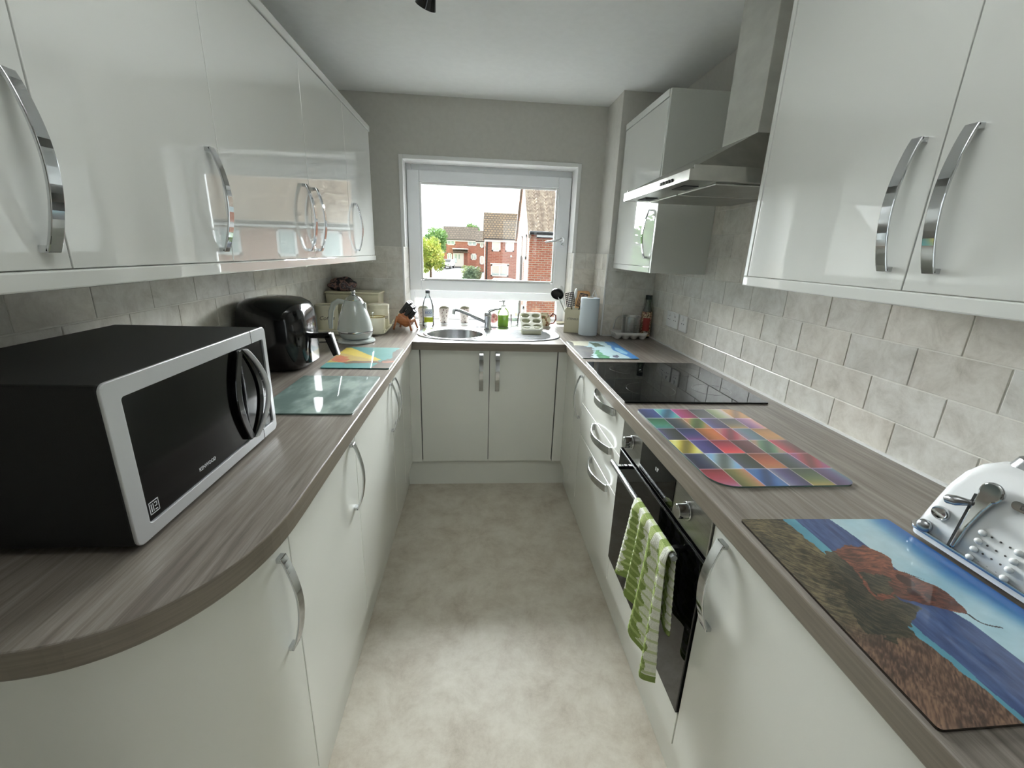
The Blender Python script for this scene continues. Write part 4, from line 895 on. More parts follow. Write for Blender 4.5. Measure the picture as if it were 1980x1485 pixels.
# ceramic rack tilted on the drainer
M_stone = mat('sage cream ceramic', (196, 196, 170), .25, coat=.3)
t = thing('egg_rack', (.345, 2.70, HT+.004), 'sage ceramic rack with six round cups standing on the drainer', 'egg rack')
EM = Matrix.Translation((.338, 2.665, HT+.0035))
b = MB()
b.rbox((-.06, -.045, 0), (.06, .03, .05), .008)
b.build('base', M_stone, t, smooth=40, M=EM)
EM2 = EM @ Matrix.Translation((0, .015, .073)) @ Matrix.Rotation(math.radians(28), 4, 'X')
cups = [(-.033, -.055), (.033, -.055), (-.033, 0), (.033, 0), (-.033, .055), (.033, .055)]
bm = bmesh.new(); rect = roundrect(-.068, -.088, .068, .088, .018, 4)
for z in (-.006, .006):
    V = [bm.verts.new((x, y, z)) for x, y in rect]; L = [V]
    for cx_, cy_ in cups: L.append([bm.verts.new((cx_+.026*math.cos(2*PI*k/20), cy_+.022*math.sin(2*PI*k/20), z)) for k in range(20)])
    es = [bm.edges.new((q[i], q[(i+1) % len(q)])) for q in L for i in range(len(q))]; bmesh.ops.triangle_fill(bm, edges=es, use_beauty=True)
    if z < 0: L0 = L
    else:
        for A, B in zip(L0, L):
            for i in range(len(A)): j = (i+1) % len(A); bm.faces.new((A[i], A[j], B[j], B[i]))
mb = MB(); mb.bm.free(); mb.bm = bm; mb.build('top_plate', mat('pale ceramic', (222, 222, 206), .2, coat=.4), t, M=EM2, bevel=.002)
b = MB()
for cx_, cy_ in cups: b.lathe((cx_, cy_, -.03), [(0, 0), (.016, .002), (.024, .014), (.0258, .032), (.024, .032), (.022, .014), (0, .006)], 20, sy=.85)
b.build('cups', M_stone, t, smooth=True, M=EM2)
t = thing('floral_milk_jug', (.468, 3.0, SZ), 'small floral jug with brown handle on the sill right of the ceramic rack', 'jug')
M_flor = noisemat('floral glaze', [(.4, (214, 204, 176)), (.55, (206, 196, 170)), (.6, (150, 80, 50)), (.68, (96, 110, 70)), (.8, (110, 60, 40))], ns=32, detail=2, rough=.25, coat=.3)
MB().lathe((.468, 3.0, SZ), [(0, .001), (.04, .001), (.046, .008), (.047, .045), (.038, .07), (.03, .078), (.03, .085), (.026, .085), (.03, .06), (0, .02)], 32).build('jug_body', M_flor, t, smooth=True)
MB().tube([(.505, 2.998, SZ+.055), (.525, 2.996, SZ+.085), (.545, 2.994, SZ+.075), (.548, 2.993, SZ+.045), (.535, 2.994, SZ+.02), (.51, 2.996, SZ+.015)], .006).build('handle', mat('brown glaze', (110, 56, 48), .25), t, smooth=True)
t = tag(MB().lathe((.60, 3.10, SZ), [(0, .001), (.025, .001), (.04, .012), (.038, .013), (.024, .004), (0, .004)], 28).build('saucer', M_cream, smooth=True), 'small pale dish on the sill beside the window corner', 'dish')

# ------------------------------------------------------------------ utensil pot and its contents
up_ = thing('utensil_pot', (.628, 2.80, HT), 'square cream utensil pot with dark lettering right of the window', 'pot')
PM = Matrix.Translation((.628, 2.802, HT)) @ Matrix.Rotation(-.30, 4, 'Z')
b = MB(); s_ = .052; h = .148
for x0, y0, x1, y1 in ((-s_, -s_, s_, -s_+.003), (-s_, s_-.003, s_, s_), (-s_, -s_+.003, -s_+.003, s_-.003), (s_-.003, -s_+.003, s_, s_-.003)): b.box((x0, y0, .002), (x1, y1, h))
b.box((-s_, -s_, .0005), (s_, s_, .003)); b.build('pot_body', M_creamp, up_, M=PM)
text('lettering', 'UTENSILS', .0175, PM @ frameM((.0, -s_-.0006, .088), (1, 0, 0), (0, 0, 1)), M_printd, up_)
def utensil(name, label, base, tip, head, mt, cat='utensil', r=.0035):
    b0 = PM @ Vector(base); t1 = PM @ Vector(tip); t = thing(name, b0, label, cat)
    MB().tube([b0, b0.lerp(t1, .5), t1], r, 10).build('handle', mt[0], t, smooth=True)
    d = (t1-b0).normalized(); head(t, t1, d, mt[1]); return t
def side(d): return d.cross(Vector((0, 1, 0))).normalized()
def h_ladle(t, p, d, m):
    q = p+d*.02; R = Vector((-.35, -.75, -.5)).to_track_quat('Z', 'Y').to_matrix().to_4x4(); R.translation = q
    b = MB().lathe((0, 0, 0), [(.042, .0), (.040, -.012), (.028, -.026), (0, -.032), ], 28); b.lathe((0, 0, 0), [(.042, 0), (.039, .0005), (.038, -.010), (.026, -.023), (0, -.029)], 28)
    b.build('ladle_bowl', m, t, smooth=True, M=R)
def h_slot(nx, ny, w, l, holes=True):
    def f(t, p, d, m):
        sd = Vector((1, .15, 0)); sd = (sd-d*sd.dot(d)).normalized(); n = d.cross(sd); b = MB(); bm = b.bm
        Mx = Matrix.Identity(4)
        for i in range(3): Mx[i][0] = sd[i]; Mx[i][1] = d[i]; Mx[i][2] = n[i]; Mx[i][3] = p[i]
        for i in range(nx+1): x = -w/2+w*i/nx; b.box((x-.0024, 0, -.001), (x+.0024, l, .001))
        for j in range(ny+1): y = l*j/ny; b.box((-w/2, y-.0024, -.001), (w/2, y+.0024, .001))
        b.build('slotted_head', m, t, M=Mx)
    return f
def h_spoon(wd, ln):
    def f(t, p, d, m):
        q = d.to_track_quat('Z', 'Y').to_matrix().to_4x4(); q.translation = p+d*ln*.9
        MB().sph((0, 0, 0), 1, (wd, .006, ln), 24).build('spoon_head', m, t, smooth='all', M=q)
    return f
M_wh = mat('white nylon', (236, 238, 238), .3); M_bn = mat('black nylon', (26, 26, 28), .3)
utensil('ladle', 'black ladle leaning left out of the utensil pot', (.0, .0, .02), (-.105, .0, .215), h_ladle, (M_satin, M_bn))
utensil('slotted_turner', 'black square-mesh turner upright in the utensil pot', (.01, -.01, .02), (-.018, -.02, .165), h_slot(5, 7, .055, .085), (M_bn, M_bn))
utensil('slotted_spatula', 'black long-slotted spatula leaning right in the utensil pot', (.0, .01, .02), (.038, -.01, .165), h_slot(6, 1, .052, .085), (M_bn, M_bn))
utensil('serving_spoon', 'white serving spoon standing tallest in the utensil pot', (-.01, .02, .02), (.0, .03, .21), h_spoon(.016, .034), (M_wh, M_wh))
utensil('mixing_spoon', 'white spoon behind the black ladle in the utensil pot', (-.02, .01, .02), (-.085, .05, .235), h_spoon(.017, .028), (M_wh, M_wh))
utensil('metal_whisk_spoon', 'steel spoon resting low on the right rim of the utensil pot', (.02, -.02, .02), (.045, -.035, .16), h_spoon(.012, .02), (M_satin, M_satin))
utensil('wooden_spoon', 'wooden spoon at the right of the utensil pot', (.03, .02, .02), (.06, .03, .19), h_spoon(.018, .03), (M_wood, M_wood))
b = MB().prism(roundrect(-.05, 0, .05, .25, .02, 4), -.007, .007, 'y')
tag(b.build('chopping_board', noisemat('pale board wood', [(.3, (190, 148, 104)), (.7, (212, 174, 128))], scale=(20, 20, 2), ns=3, rough=.5), bevel=.003, M=Matrix.Translation((.715, 2.935, HT+.001)) @ Matrix.Rotation(math.radians(-4), 4, 'X')), 'wooden chopping board standing against the wall behind the kitchen roll', 'chopping board')
# kitchen roll
t = thing('kitchen_roll', (.705, 2.675, HT), 'pale blue-white kitchen paper roll standing against the tiled pillar', 'kitchen roll')
M_paper = mat('soft paper', (214, 224, 232), .9, bump=.3, bscale=250)
MB().lathe((.702, 2.69, HT), [(.022, .0015), (.056, .0015), (.058, .004), (.058, .228), (.056, .231), (.022, .231), (.022, .0015)], 40).build('paper', M_paper, t, smooth=30)
MB().lathe((.702, 2.69, HT), [(.0215, .002), (.0215, .2315), (.020, .2315), (.020, .002), (.0215, .002)], 24).build('cardboard_core', mat('card', (170, 150, 124), .8), t, smooth=30)
wrap_patch(MB(), (.702, 2.69, HT), .0592, -2.0, -.35, .003, .12).build('loose_sheet', M_paper, t, smooth=True)
t = thing('plastic_clip', (.735, 2.86, HT), 'white plastic bag clip sticking up behind the kitchen roll', 'clip')
MB().tube([(.742, 2.80, HT+.0), (.742, 2.80, HT+.235), (.755, 2.80, HT+.27), (.768, 2.80, HT+.235), (.768, 2.80, HT+.0)], .004, 8).build('clip_body', M_wh, t, smooth=True)
# measuring jug, egg tray, bottle
M_mjug = glassmat('cloudy jug plastic', (251, 252, 251), .3, .3)
EG = (.935, 2.60)
t = thing('egg_tray', (EG[0], EG[1], HT), 'grey cardboard egg tray on the worktop in the far right corner', 'egg tray')
b = MB(); bm = b.bm; nx, ny = 48, 24; V = []
for j in range(ny+1):
    for i in range(nx+1):
        u, v = i/nx, j/ny; x = EG[0]-.105+.21*u; y = EG[1]-.055+.11*v
        z = .022-.020*abs(math.cos(PI*u*4+PI/2))*abs(math.cos(PI*v*2+PI/2))*1.0+ (.018 if min(u, 1-u, v, 1-v) < .03 else 0)
        V.append(bm.verts.new((x, y, HT+.001+max(0, z))))
for j in range(ny):
    for i in range(nx): bm.faces.new((V[j*(nx+1)+i], V[j*(nx+1)+i+1], V[(j+1)*(nx+1)+i+1], V[(j+1)*(nx+1)+i]))
M_card = mat('egg box card', (206, 204, 200), .85, bump=.4, bscale=300)
o = b.build('tray_shell', M_card, t, smooth='all'); s1 = o.modifiers.new('s', 'SOLIDIFY'); s1.thickness = .002; s1.offset = 1
b = MB()
for k in range(4):
    for j in (0, 1): b.lathe((EG[0]-.078+.052*k, EG[1]-.0275+.055*j, HT+.0005), [(.0, 0), (.012, 0), (.022, .010), (.026, .022)], 20)
b.build('egg_cells', M_card, t, smooth=True)
JC = (.945, 2.605, HT+.024)
t = thing('measuring_jug', JC, 'cloudy plastic measuring jug standing in the egg tray', 'jug')
MB().lathe(JC, [(0, .001), (.05, .001), (.052, .006), (.058, .105), (.060, .112), (.058, .112), (.055, .105), (.050, .008), (0, .005)], 36).build('jug_body', M_mjug, t, smooth=30)
MB().strap([(JC[0]-.055, JC[1], JC[2]+.104), (JC[0]-.085, JC[1], JC[2]+.106), (JC[0]-.098, JC[1], JC[2]+.09), (JC[0]-.108, JC[1], JC[2]+.03)], (0, 1, 0), .018, .005).build('jug_handle', M_mjug, t, bevel=.001)
b = MB()
for k in range(8): wrap_patch(b, JC, .0585, -.3+.0, (.1 if k % 2 else .35), .022+.01*k, .0235+.01*k, 6)
for k in range(8): wrap_patch(b, JC, .0585, .5, .8, .022+.01*k, .0235+.01*k, 4)
b.build('scale_marks', M_printd, t)
t = thing('decorated_bottle', (1.052, 2.635, HT), 'green glass bottle with red patterned label in the far right corner', 'bottle')
BB = (1.052, 2.635, HT)
M_pat = noisemat('patterned label', [(.38, (60, 38, 28)), (.48, (178, 150, 112)), (.55, (222, 204, 172)), (.62, (120, 40, 32)), (.75, (70, 80, 50))], ns=60, detail=2, rough=.45)
MB().lathe(BB, [(0, .001), (.028, .001), (.031, .005), (.031, .15), (.026, .175), (.019, .195), (.017, .215), (.019, .235)], 30).build('bottle_body', glassmat('green tinted glass', (150, 176, 150), .14), t, smooth=True)
MB().lathe(BB, [(.0316, .012), (.0318, .014), (.0318, .15), (.030, .162)], 30).build('label', M_pat, t, smooth=True)
wrap_patch(MB(), BB, .0324, -1.0, .35, .045, .125).build('label', mat('dull red label', (150, 52, 44), .5), t, label='plain red panel')
MB().lathe((BB[0], BB[1], HT+.2355), [(0, 0), (.019, 0), (.019, .025), (0, .025)], 20).build('cap', mat('dark green cap', (26, 40, 34), .4), t, smooth=30)

# ------------------------------------------------------------------ toaster
tt = thing('toaster', (.94, .455, HT), 'white four-slice toaster with chrome controls at the near right', 'toaster')
M_toast = mat('glossy white toaster shell', (226, 228, 228), .14, coat=.5)
def loft(levels, rad=.02, n=6):
    """stack of rounded rectangles (x0, x1, y0, y1, z)"""
    b = MB(); bm = b.bm; R = [[bm.verts.new((x, y, z)) for x, y in roundrect(x0, y0, x1, y1, rad, n)] for x0, x1, y0, y1, z in levels]
    for A, B in zip(R, R[1:]):
        for k in range(len(A)): q = (k+1) % len(A); bm.faces.new((A[k], A[q], B[q], B[k]))
    bm.faces.new(R[0][::-1]); bm.faces.new(R[-1]); return b
TB = HT+.012
loft([(.829, 1.056, .262, .644, .9145), (.820, 1.064, .254, .653, .920), (.819, 1.065, .253, .654, .9305)]).build('base', M_toast, tt, smooth=50)
loft([(.8165, 1.0665, .2515, .6565, .9306), (.8160, 1.067, .251, .657, .9335), (.8165, 1.0665, .2515, .6565, .9362)]).build('chrome_base_line', M_chrome, tt, smooth=50)
loft([(.8205, 1.0625, .255, .652, .9363), (.8255, 1.058, .259, .647, .966), (.8305, 1.053, .264, .640, 1.0), (.8355, 1.048, .269, .633, 1.030), (.8430, 1.041, .277, .623, 1.058), (.8530, 1.031, .287, .611, 1.077), (.868, 1.017, .301, .597, 1.088), (.885, 1.0, .318, .580, 1.092)], .022, 7).build('shell', M_toast, tt, smooth='all')
for x in (.86, 1.02):
    for y in (.30, .61): MB().cyl((x, y, HT+.0046 if x < .9 and y < .7 else HT+.0002), (x, y, TB+.004), .012, n=14).build('foot', M_rubber, tt)
tp_ = loft([(.874, 1.012, .300, .592, 1.0865), (.879, 1.007, .306, .586, 1.104), (.890, .998, .315, .575, 1.110)], .02).build('top_plate', M_satin, tt, smooth=40)
for k in range(2): box('bread_slot', (.900+.055*k, .325, 1.105), (.930+.055*k, .562, 1.1104), M_gap, tp_)
FM = frameM(Vector((.8205, .66, .93)), Vector((0, -1, 0)), Vector((.14, 0, 1)))
FMi = FM
disc = [(.100+.0175*math.cos(a), .121+.0175*math.sin(a)) for a in [math.radians(-60+ (300*k/18)) for k in range(19)]]
MB().prism([(.083, .008), (.0905, .008), (.094, .05), (.1025, .088)]+[q for q in disc if True][0:17]+[(.084, .10)], .0015, .009, 'z', M=FMi).build('lever_plate', M_chrome, tt, bevel=.003, seg=3)
MB().prism([(.0775, .006), (.0825, .006), (.0835, .108), (.0785, .108)], .0002, .0045, 'z', M=FMi).build('lever_slot', M_rubber, tt)
MB().tube([FMi @ Vector(q) for q in ((.081, .092, .0), (.080, .091, .012), (.070, .087, .018), (.058, .083, .018), (.052, .082, .016))], [.004, .006, .009, .008, .003], 14).build('lever', M_satin, tt, smooth=True)
MB().lathe((0, 0, 0), [(.0145, 0), (.0145, .004), (.0125, .007), (.010, .006), (0, .008)], 28, sy=.85).build('browning_dial', M_chrome, tt, smooth=40, M=FMi @ Matrix.Translation((.047, .049, .0)))
MB().sph((0, 0, 0), .0135, (1, .9, .7)).build('lower_knob', M_satin, tt, smooth='all', M=FMi @ Matrix.Translation((.034, .014, .004)))
for c_ in range(3):
    for r_ in range(4):
        MB().sph((0, 0, 0), .0052, (1.1, 1, .9), 16).build('push_button', M_toast, tt, smooth='all', M=FMi @ Matrix.Translation((.1125+.0495*c_, .008+.0157*r_, .003)))
for c_ in range(3):
    for r_ in range(4): MB().lathe((0, 0, 0), [(.0016, 0), (.0016, .0006), (0, .0006)], 8).build('indicator_mark', M_printd, tt, M=FMi @ Matrix.Translation((.124+.0125*c_, .008+.0157*r_, .0002)))
MB().prism(roundrect(.126, .112, .190, .126, .0068, 4), .001, .003, 'z', M=FMi).build('name_badge', M_chrome, tt)
text('brand_lettering', "De'Longhi", .010, FMi @ Matrix.Translation((.158, .119, .0032)), M_printd, tt)

# ------------------------------------------------------------------ tea towel over the oven handle
def towel():
    t = thing('tea_towel', (bx_, .96, bz), 'green and white checked tea towel hanging over the oven handle', 'towel')
    b = MB(); bm = b.bm; cl = bm.loops.layers.float_color.new('Col'); nu, nv = 120, 170; V = []
    Lf, Lb = .305, .24
    def pos(u, v):
        # u across 0 (far) .. 1 (near), v along: 0 front hem .. 1 back hem
        s = v*(Lf+Lb); y_top = 1.085-.235*u
        fall = abs(s-Lf)
        gather = min(1, fall/.30)
        yc = y_top + (.015-.05*u)*gather - .012*math.sin(u*9)*gather - .012*gather*(1-u)
        fold = math.sin(u*PI*7+1.2*gather)*(.004+.016*gather)
        if s < Lf:
            x = bx_-.0115-.002-fold*.8-.012*gather; z = bz-(Lf-s)
            hem = .045*math.sin(u*PI*1.6+.6)*gather+(-.055*u+.03)*gather; z += hem
        else:
            f2 = s-Lf; x = bx_+.0125+.004*min(1, f2/.1)*math.sin(u*PI*6); z = bz-f2; 
            z += (.03*u)*min(1, f2/.3)
        if abs(s-Lf) < .016:
            a = (s-Lf)/.016*PI/2; x = bx_+.0118*math.sin(a)-(.0 if s > Lf else 0); z = bz+.0118*math.cos(a)
        return Vector((x, yc, z))
    for j in range(nv+1):
        for i in range(nu+1):
            p = pos(i/nu, j/nv); w = math.sin(j*.62)*math.sin(i*1.0)*.0022
            V.append(bm.verts.new((p.x-abs(w), p.y, p.z)))
    for j in range(nv):
        for i in range(nu):
            f = bm.faces.new((V[j*(nu+1)+i], V[j*(nu+1)+i+1], V[(j+1)*(nu+1)+i+1], V[(j+1)*(nu+1)+i]))
            u = (i+.5)/nu; k = int(u*8.4+.16*math.sin(j*.45)+.4) % 2; hem = j < 5 or j > nv-6
            c = (136, 154, 88) if k or hem else ((228, 230, 216) if (j % 8 < 6) else (196, 206, 160))
            if k and (j % 9 < 3) and not hem: c = (172, 186, 122)
            for l in f.loops: l[cl] = lin(c)
    o = b.build('cloth', M_towel, t, smooth='all'); s = o.modifiers.new('s', 'SOLIDIFY'); s.thickness = .0018; s.offset = -1
M_towel = attrmat('towel cotton', rough=.95, bump=.5, bscale=300, spec=.1)
towel()

# ------------------------------------------------------------------ outdoors
def gz(y): return -2.9+max(0, y-15)*.0195
M_asph = noisemat('pale worn asphalt', [(.3, (36, 37, 40)), (.7, (47, 49, 53))], ns=3, detail=8, rough=.85)
M_grass = noisemat('rough grass', [(.3, (96, 120, 60)), (.7, (150, 160, 92))], ns=2, detail=8, rough=.9)
M_kerb = mat('concrete kerb', (190, 188, 182), .8)
M_line_w = mat('white road paint', (226, 226, 224), .7); M_line_y = mat('yellow road paint', (222, 208, 130), .7)
b = MB()
b.quad((-60, 4, gz(4)), (60, 4, gz(4)), (60, 15, gz(15)), (-60, 15, gz(15))); b.quad((-60, 15, gz(15)), (60, 15, gz(15)), (60, 200, gz(200)), (-60, 200, gz(200)))
road = struct(b.build('road', M_asph, keep=True))
def ribbon(name, pts, w, mt, parent, dz=.01):
    b = MB(); bm = b.bm; P = [Vector((x, y, gz(y)+dz)) for x, y in pts]; R = []
    for i, p in enumerate(P):
        d = (P[min(i+1, len(P)-1)]-P[max(i-1, 0)]); n = Vector((-d.y, d.x, 0)).normalized(); R.append((bm.verts.new(p+n*w/2), bm.verts.new(p-n*w/2)))
    for A, B in zip(R, R[1:]): bm.faces.new((A[0], A[1], B[1], B[0]))
    return b.build(name, mt, parent)
def bez(p0, p1, p2, n=24): return [((1-t)**2*p0[0]+2*t*(1-t)*p1[0]+t*t*p2[0], (1-t)**2*p0[1]+2*t*(1-t)*p1[1]+t*t*p2[1]) for t in [k/n for k in range(n+1)]]
ribbon('yellow_line', bez((-3.0, 38.5), (.2, 36), (.25, 22)), .16, M_line_y, road); ribbon('yellow_line', bez((-2.4, 39.5), (.75, 36.5), (.65, 22)), .16, M_line_y, road)
ribbon('kerb_line', bez((-1.9, 40.5), (1.3, 37), (1.1, 22)), .22, M_line_w, road, .03)
ribbon('parking_line', [(.5, 38.5), (2.3, 29.0)], .14, M_line_w, road); ribbon('parking_line', [(-.2, 27.5), (3.0, 27.0)], .14, M_line_w, road); ribbon('kerb_line', bez((1.1, 22), (1.2, 27), (3.5, 31)), .2, M_line_w, road, .02)
ribbon('pavement', bez((-3.4, 47), (-1.6, 51), (.6, 50)), .6, M_kerb, road, .02)
gr = struct(MB().quad((-30, 45, gz(45)+.05), (-6.9, 45, gz(45)+.05), (-6.9, 110, gz(110)+.05), (-30, 110, gz(110)+.05)).build('ground_verge', M_grass, keep=True))
ribbon('kerb', [(-6.75, 45), (-6.75, 90)], .35, M_kerb, gr, .06)
BRK = ((156, 82, 62), (182, 106, 80), (176, 156, 136))
M_bx = brickmat('red brick facing the kitchen', 0, *BRK); M_by = brickmat('red brick gable', 1, *BRK)
M_fx = brickmat('far red brick', 0, (158, 92, 76), (176, 108, 90), (176, 146, 128), .45, .15, .02)
M_rt = brickmat('brown roof tiles', 0, (120, 104, 84), (144, 120, 88), (78, 64, 52), .3, .22, .04, bump=.8)
M_rfar = brickmat('grey brown roof tiles', 0, (112, 98, 86), (126, 112, 98), (88, 78, 70), .5, .35, .05)
M_pant = noisemat('weathered pantiles', [(.3, (120, 104, 92)), (.5, (160, 142, 126)), (.7, (188, 172, 152))], ns=6, detail=8, rough=.85)
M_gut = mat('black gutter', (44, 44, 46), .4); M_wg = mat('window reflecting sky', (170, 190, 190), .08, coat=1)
def housewin(parent, x0, x1, z0, z1, y, n=1, nz=1, ax='x', fr=.09):
    """window on a wall facing -y (ax x) or -x (ax y)"""
    b = MB()
    def bx(u0, u1, w0, w1, d0, d1): b.box((u0, y-d1, w0), (u1, y-d0, w1)) if ax == 'x' else b.box((y-d1, u0, w0), (y-d0, u1, w1))
    bx(x0, x1, z0, z0+fr, -.01, .05); bx(x0, x1, z1-fr, z1, -.01, .05); bx(x0, x0+fr, z0, z1, -.01, .05); bx(x1-fr, x1, z0, z1, -.01, .05)
    for k in range(1, n): c = x0+(x1-x0)*k/n; bx(c-fr/2, c+fr/2, z0, z1, -.01, .045)
    for k in range(1, nz): c = z0+(z1-z0)*k/nz; bx(x0, x1, c-fr/3, c+fr/3, -.01, .045)
    f = b.build('window_frame', M_white, parent)
    b = MB(); bx(x0+fr/2, x1-fr/2, z0+fr/2, z1-fr/2, 0, .02); b.build('pane', M_wg, f); return f
def house(name, label, x0, x1, y0, y1, zg, ze, yr, zr, mt, mg, mr, oh=.3):
    t = thing(name, ((x0+x1)/2, y0, zg), label, 'house')
    b = MB(); b.box((x0, y0, zg), (x1, y1, ze)); b.build('walls', [mt, mg], t)
    for k in (x0, x1):
        b = MB(); b.prism([(y0, ze), (y1, ze), (yr, zr)], k-(0 if k == x0 else .05), k+(.05 if k == x0 else 0), 'x'); b.build('gable', mg, t)
    sl = (zr-ze)/(yr-y0)
    b = MB().prism([(y0-oh, ze-oh*sl), (yr, zr), (yr, zr+.12), (y0-oh, ze-oh*sl+.12)], x0-.15, x1+.15, 'x').prism([(y1+oh, ze-oh*(zr-ze)/(y1-yr)), (yr, zr), (yr, zr+.12), (y1+oh, ze-oh*(zr-ze)/(y1-yr)+.12)], x0-.15, x1+.15, 'x')
    b.build('roof', mr, t)
    MB().box((x0-.15, y0-oh-.12, ze-oh*sl-.02), (x1+.15, y0-oh, ze-oh*sl+.1)).build('gutter', M_gut, t)
    MB().box((x0-.1, y0-oh, ze-oh*sl-.22), (x1+.1, y0-oh+.03, ze-oh*sl-.02)).build('fascia', M_white, t)
    return t
A = house('terraced_house', 'red brick house with white porch doors at the far end of the road', -6.1, 0, 84, 88.6, gz(84), 3.35, 86.3, 5.38, M_fx, M_fx, M_rfar)
for x0, x1, z0, z1, n in ((-5.55, -4.0, 2.2, 3.05, 2), (-1.75, -.1, 2.2, 3.05, 2), (-1.15, -.1, -.3, .82, 2), (-5.5, -4.6, -.4, .8, 2)): housewin(A, x0, x1, z0, z1, 84, n, fr=.16)
MB().box((-4.45, 82.6, 1.5), (-1.6, 84, 1.66)).build('porch_roof', M_white, A)
MB().prism([(82.6, .98), (84, 1.5), (84, .9)], -4.4, -1.5, 'x').build('porch_canopy', M_rfar, A)
f = MB().box((-4.4, 83.7, gz(84)), (-2.45, 83.95, .83)).build('porch_door', M_white, A)
MB().box((-4.1, 83.64, -.9), (-3.7, 83.72, .6)).box((-3.4, 83.66, -.2), (-3.15, 83.72, .6)).build('pane', M_wg, f)
MB().box((-1.7, 82.8, gz(84)), (-1.45, 83.1, 1.5)).build('porch_post', M_fx, A)
L = house('terraced_house', 'narrow red brick link between the two far houses', -.1, 2.4, 72, 75.2, gz(72), 2.95, 73.6, 4.3, M_fx, M_fx, M_rfar)
housewin(L, .42, 1.0, 1.8, 2.85, 72, 1, fr=.14); housewin(L, .42, 1.1, -.7, .6, 72, 1, fr=.12)
B = house('semi_detached_house', 'brick house with two small upper windows beyond the near gable', .78, 9, 45, 50, gz(45), 2.75, 47.5, 5.0, M_fx, M_fx, M_rt)
for x0, x1, z0, z1, n, nz in ((1.43, 2.29, 1.37, 2.45, 1, 1), (2.76, 3.62, 1.38, 2.46, 1, 1), (1.38, 3.14, -1.03, .12, 2, 1)): housewin(B, x0, x1, z0, z1, 45, n, nz, fr=.13)
MB().cyl((.95, 44.85, gz(45)), (.95, 44.85, 2.4), .07).build('drainpipe', M_gut, B)
MB().sph((3.35, 44.85, .95), .11).build('wall_lamp', M_white, B, smooth=True)
MB().box((1.3, 44.93, .14), (3.2, 45.02, .24)).build('window_arch', M_white, B)
# near building with its gable towards the road
Cc = thing('brick_building', (6, 16, gz(16)), 'nearest red brick building with pantiled roof, right in the window', 'building')
CX, CY0, CY1, CE, CYR, CZR = 1.82, 16, 20.9, 2.16, 18.6, 4.5
MB().box((CX+.001, CY0-.004, gz(16)), (12, CY0+.25, CE)).build('front_wall', M_bx, Cc)
MB().prism([(CY0, gz(16)), (CY1, gz(16)), (CY1, CE), (CYR, CZR), (CY0, CE)], CX, CX+.25, 'x').build('gable_wall', M_by, Cc)
MB().box((CX, CY1-.25, gz(16)), (12, CY1, CE)).build('rear_wall', M_bx, Cc)
b = MB(); bm = b.bm; rows, per = 22, 3; nx = 420; x0, x1 = CX-.08, 12; sl = Vector((0, CYR-(CY0-.32), CZR-(CE-.30))); V = []
for r in range(rows):
    for s in (0, 1):
        f = (r+s*.999)/rows
        V.append([bm.verts.new((x0+(x1-x0)*i/nx, CY0-.32+sl.y*f, CE-.30+sl.z*f+.13+(.035 if s == 0 else -.005)+.03*math.sin(2*PI*(x0+(x1-x0)*i/nx)/.21)+.012*math.sin(4*PI*(x0+(x1-x0)*i/nx)/.21+1))) for i in range(nx+1)])
for P, Q in zip(V, V[1:]):
    for i in range(nx): bm.faces.new((P[i], P[i+1], Q[i+1], Q[i]))
b.build('roof', M_pant, Cc, smooth=60)
MB().prism([(CY0-.32, CE-.30), (CYR, CZR), (CY1+.3, CE-.3), (CY1+.3, CE-.18), (CYR, CZR+.14), (CY0-.32, CE-.19)], CX-.08, CX+.02, 'x').build('verge_board', mat('weathered verge', (150, 136, 122), .8), Cc)
MB().prism([(CY1+.3, CE-.3), (CYR, CZR), (CYR, CZR+.12), (CY1+.3, CE-.18)], CX, 12, 'x').build('rear_roof', M_pant, Cc)
MB().tube([(CX-.05, CY0-.38, CE-.12), (12, CY0-.38, CE-.12)], .06, 10).build('gutter', M_gut, Cc)
MB().box((CX+.22, CY0-.3, CE-.28), (12, CY0-.27, CE-.13)).box((CX+.22, CY0-.3, CE-.28), (12, CY0, CE-.25)).build('fascia', M_white, Cc)
for x0, x1, n in ((3.37, 4.05, 1), (4.85, 5.5, 1), (6.67, 7.96, 2), (8.9, 9.6, 1)):
    housewin(Cc, x0, x1, .98, 1.86, CY0, n, fr=.08); housewin(Cc, x0, x1, -1.7, -.5, CY0, n, fr=.08)
for y0, y1 in ((16.8, 17.35), (18.5, 19.1)):
    housewin(Cc, y0, y1, 1.15, 2.02, CX, 1, ax='y', fr=.09); housewin(Cc, y0, y1, -1.7, -.6, CX, 1, ax='y', fr=.09)
MB().cyl((CX-.07, 17.95, gz(16)), (CX-.07, 17.95, 1.2), .05).build('drainpipe', mat('grey pipe', (120, 118, 116), .5), Cc)
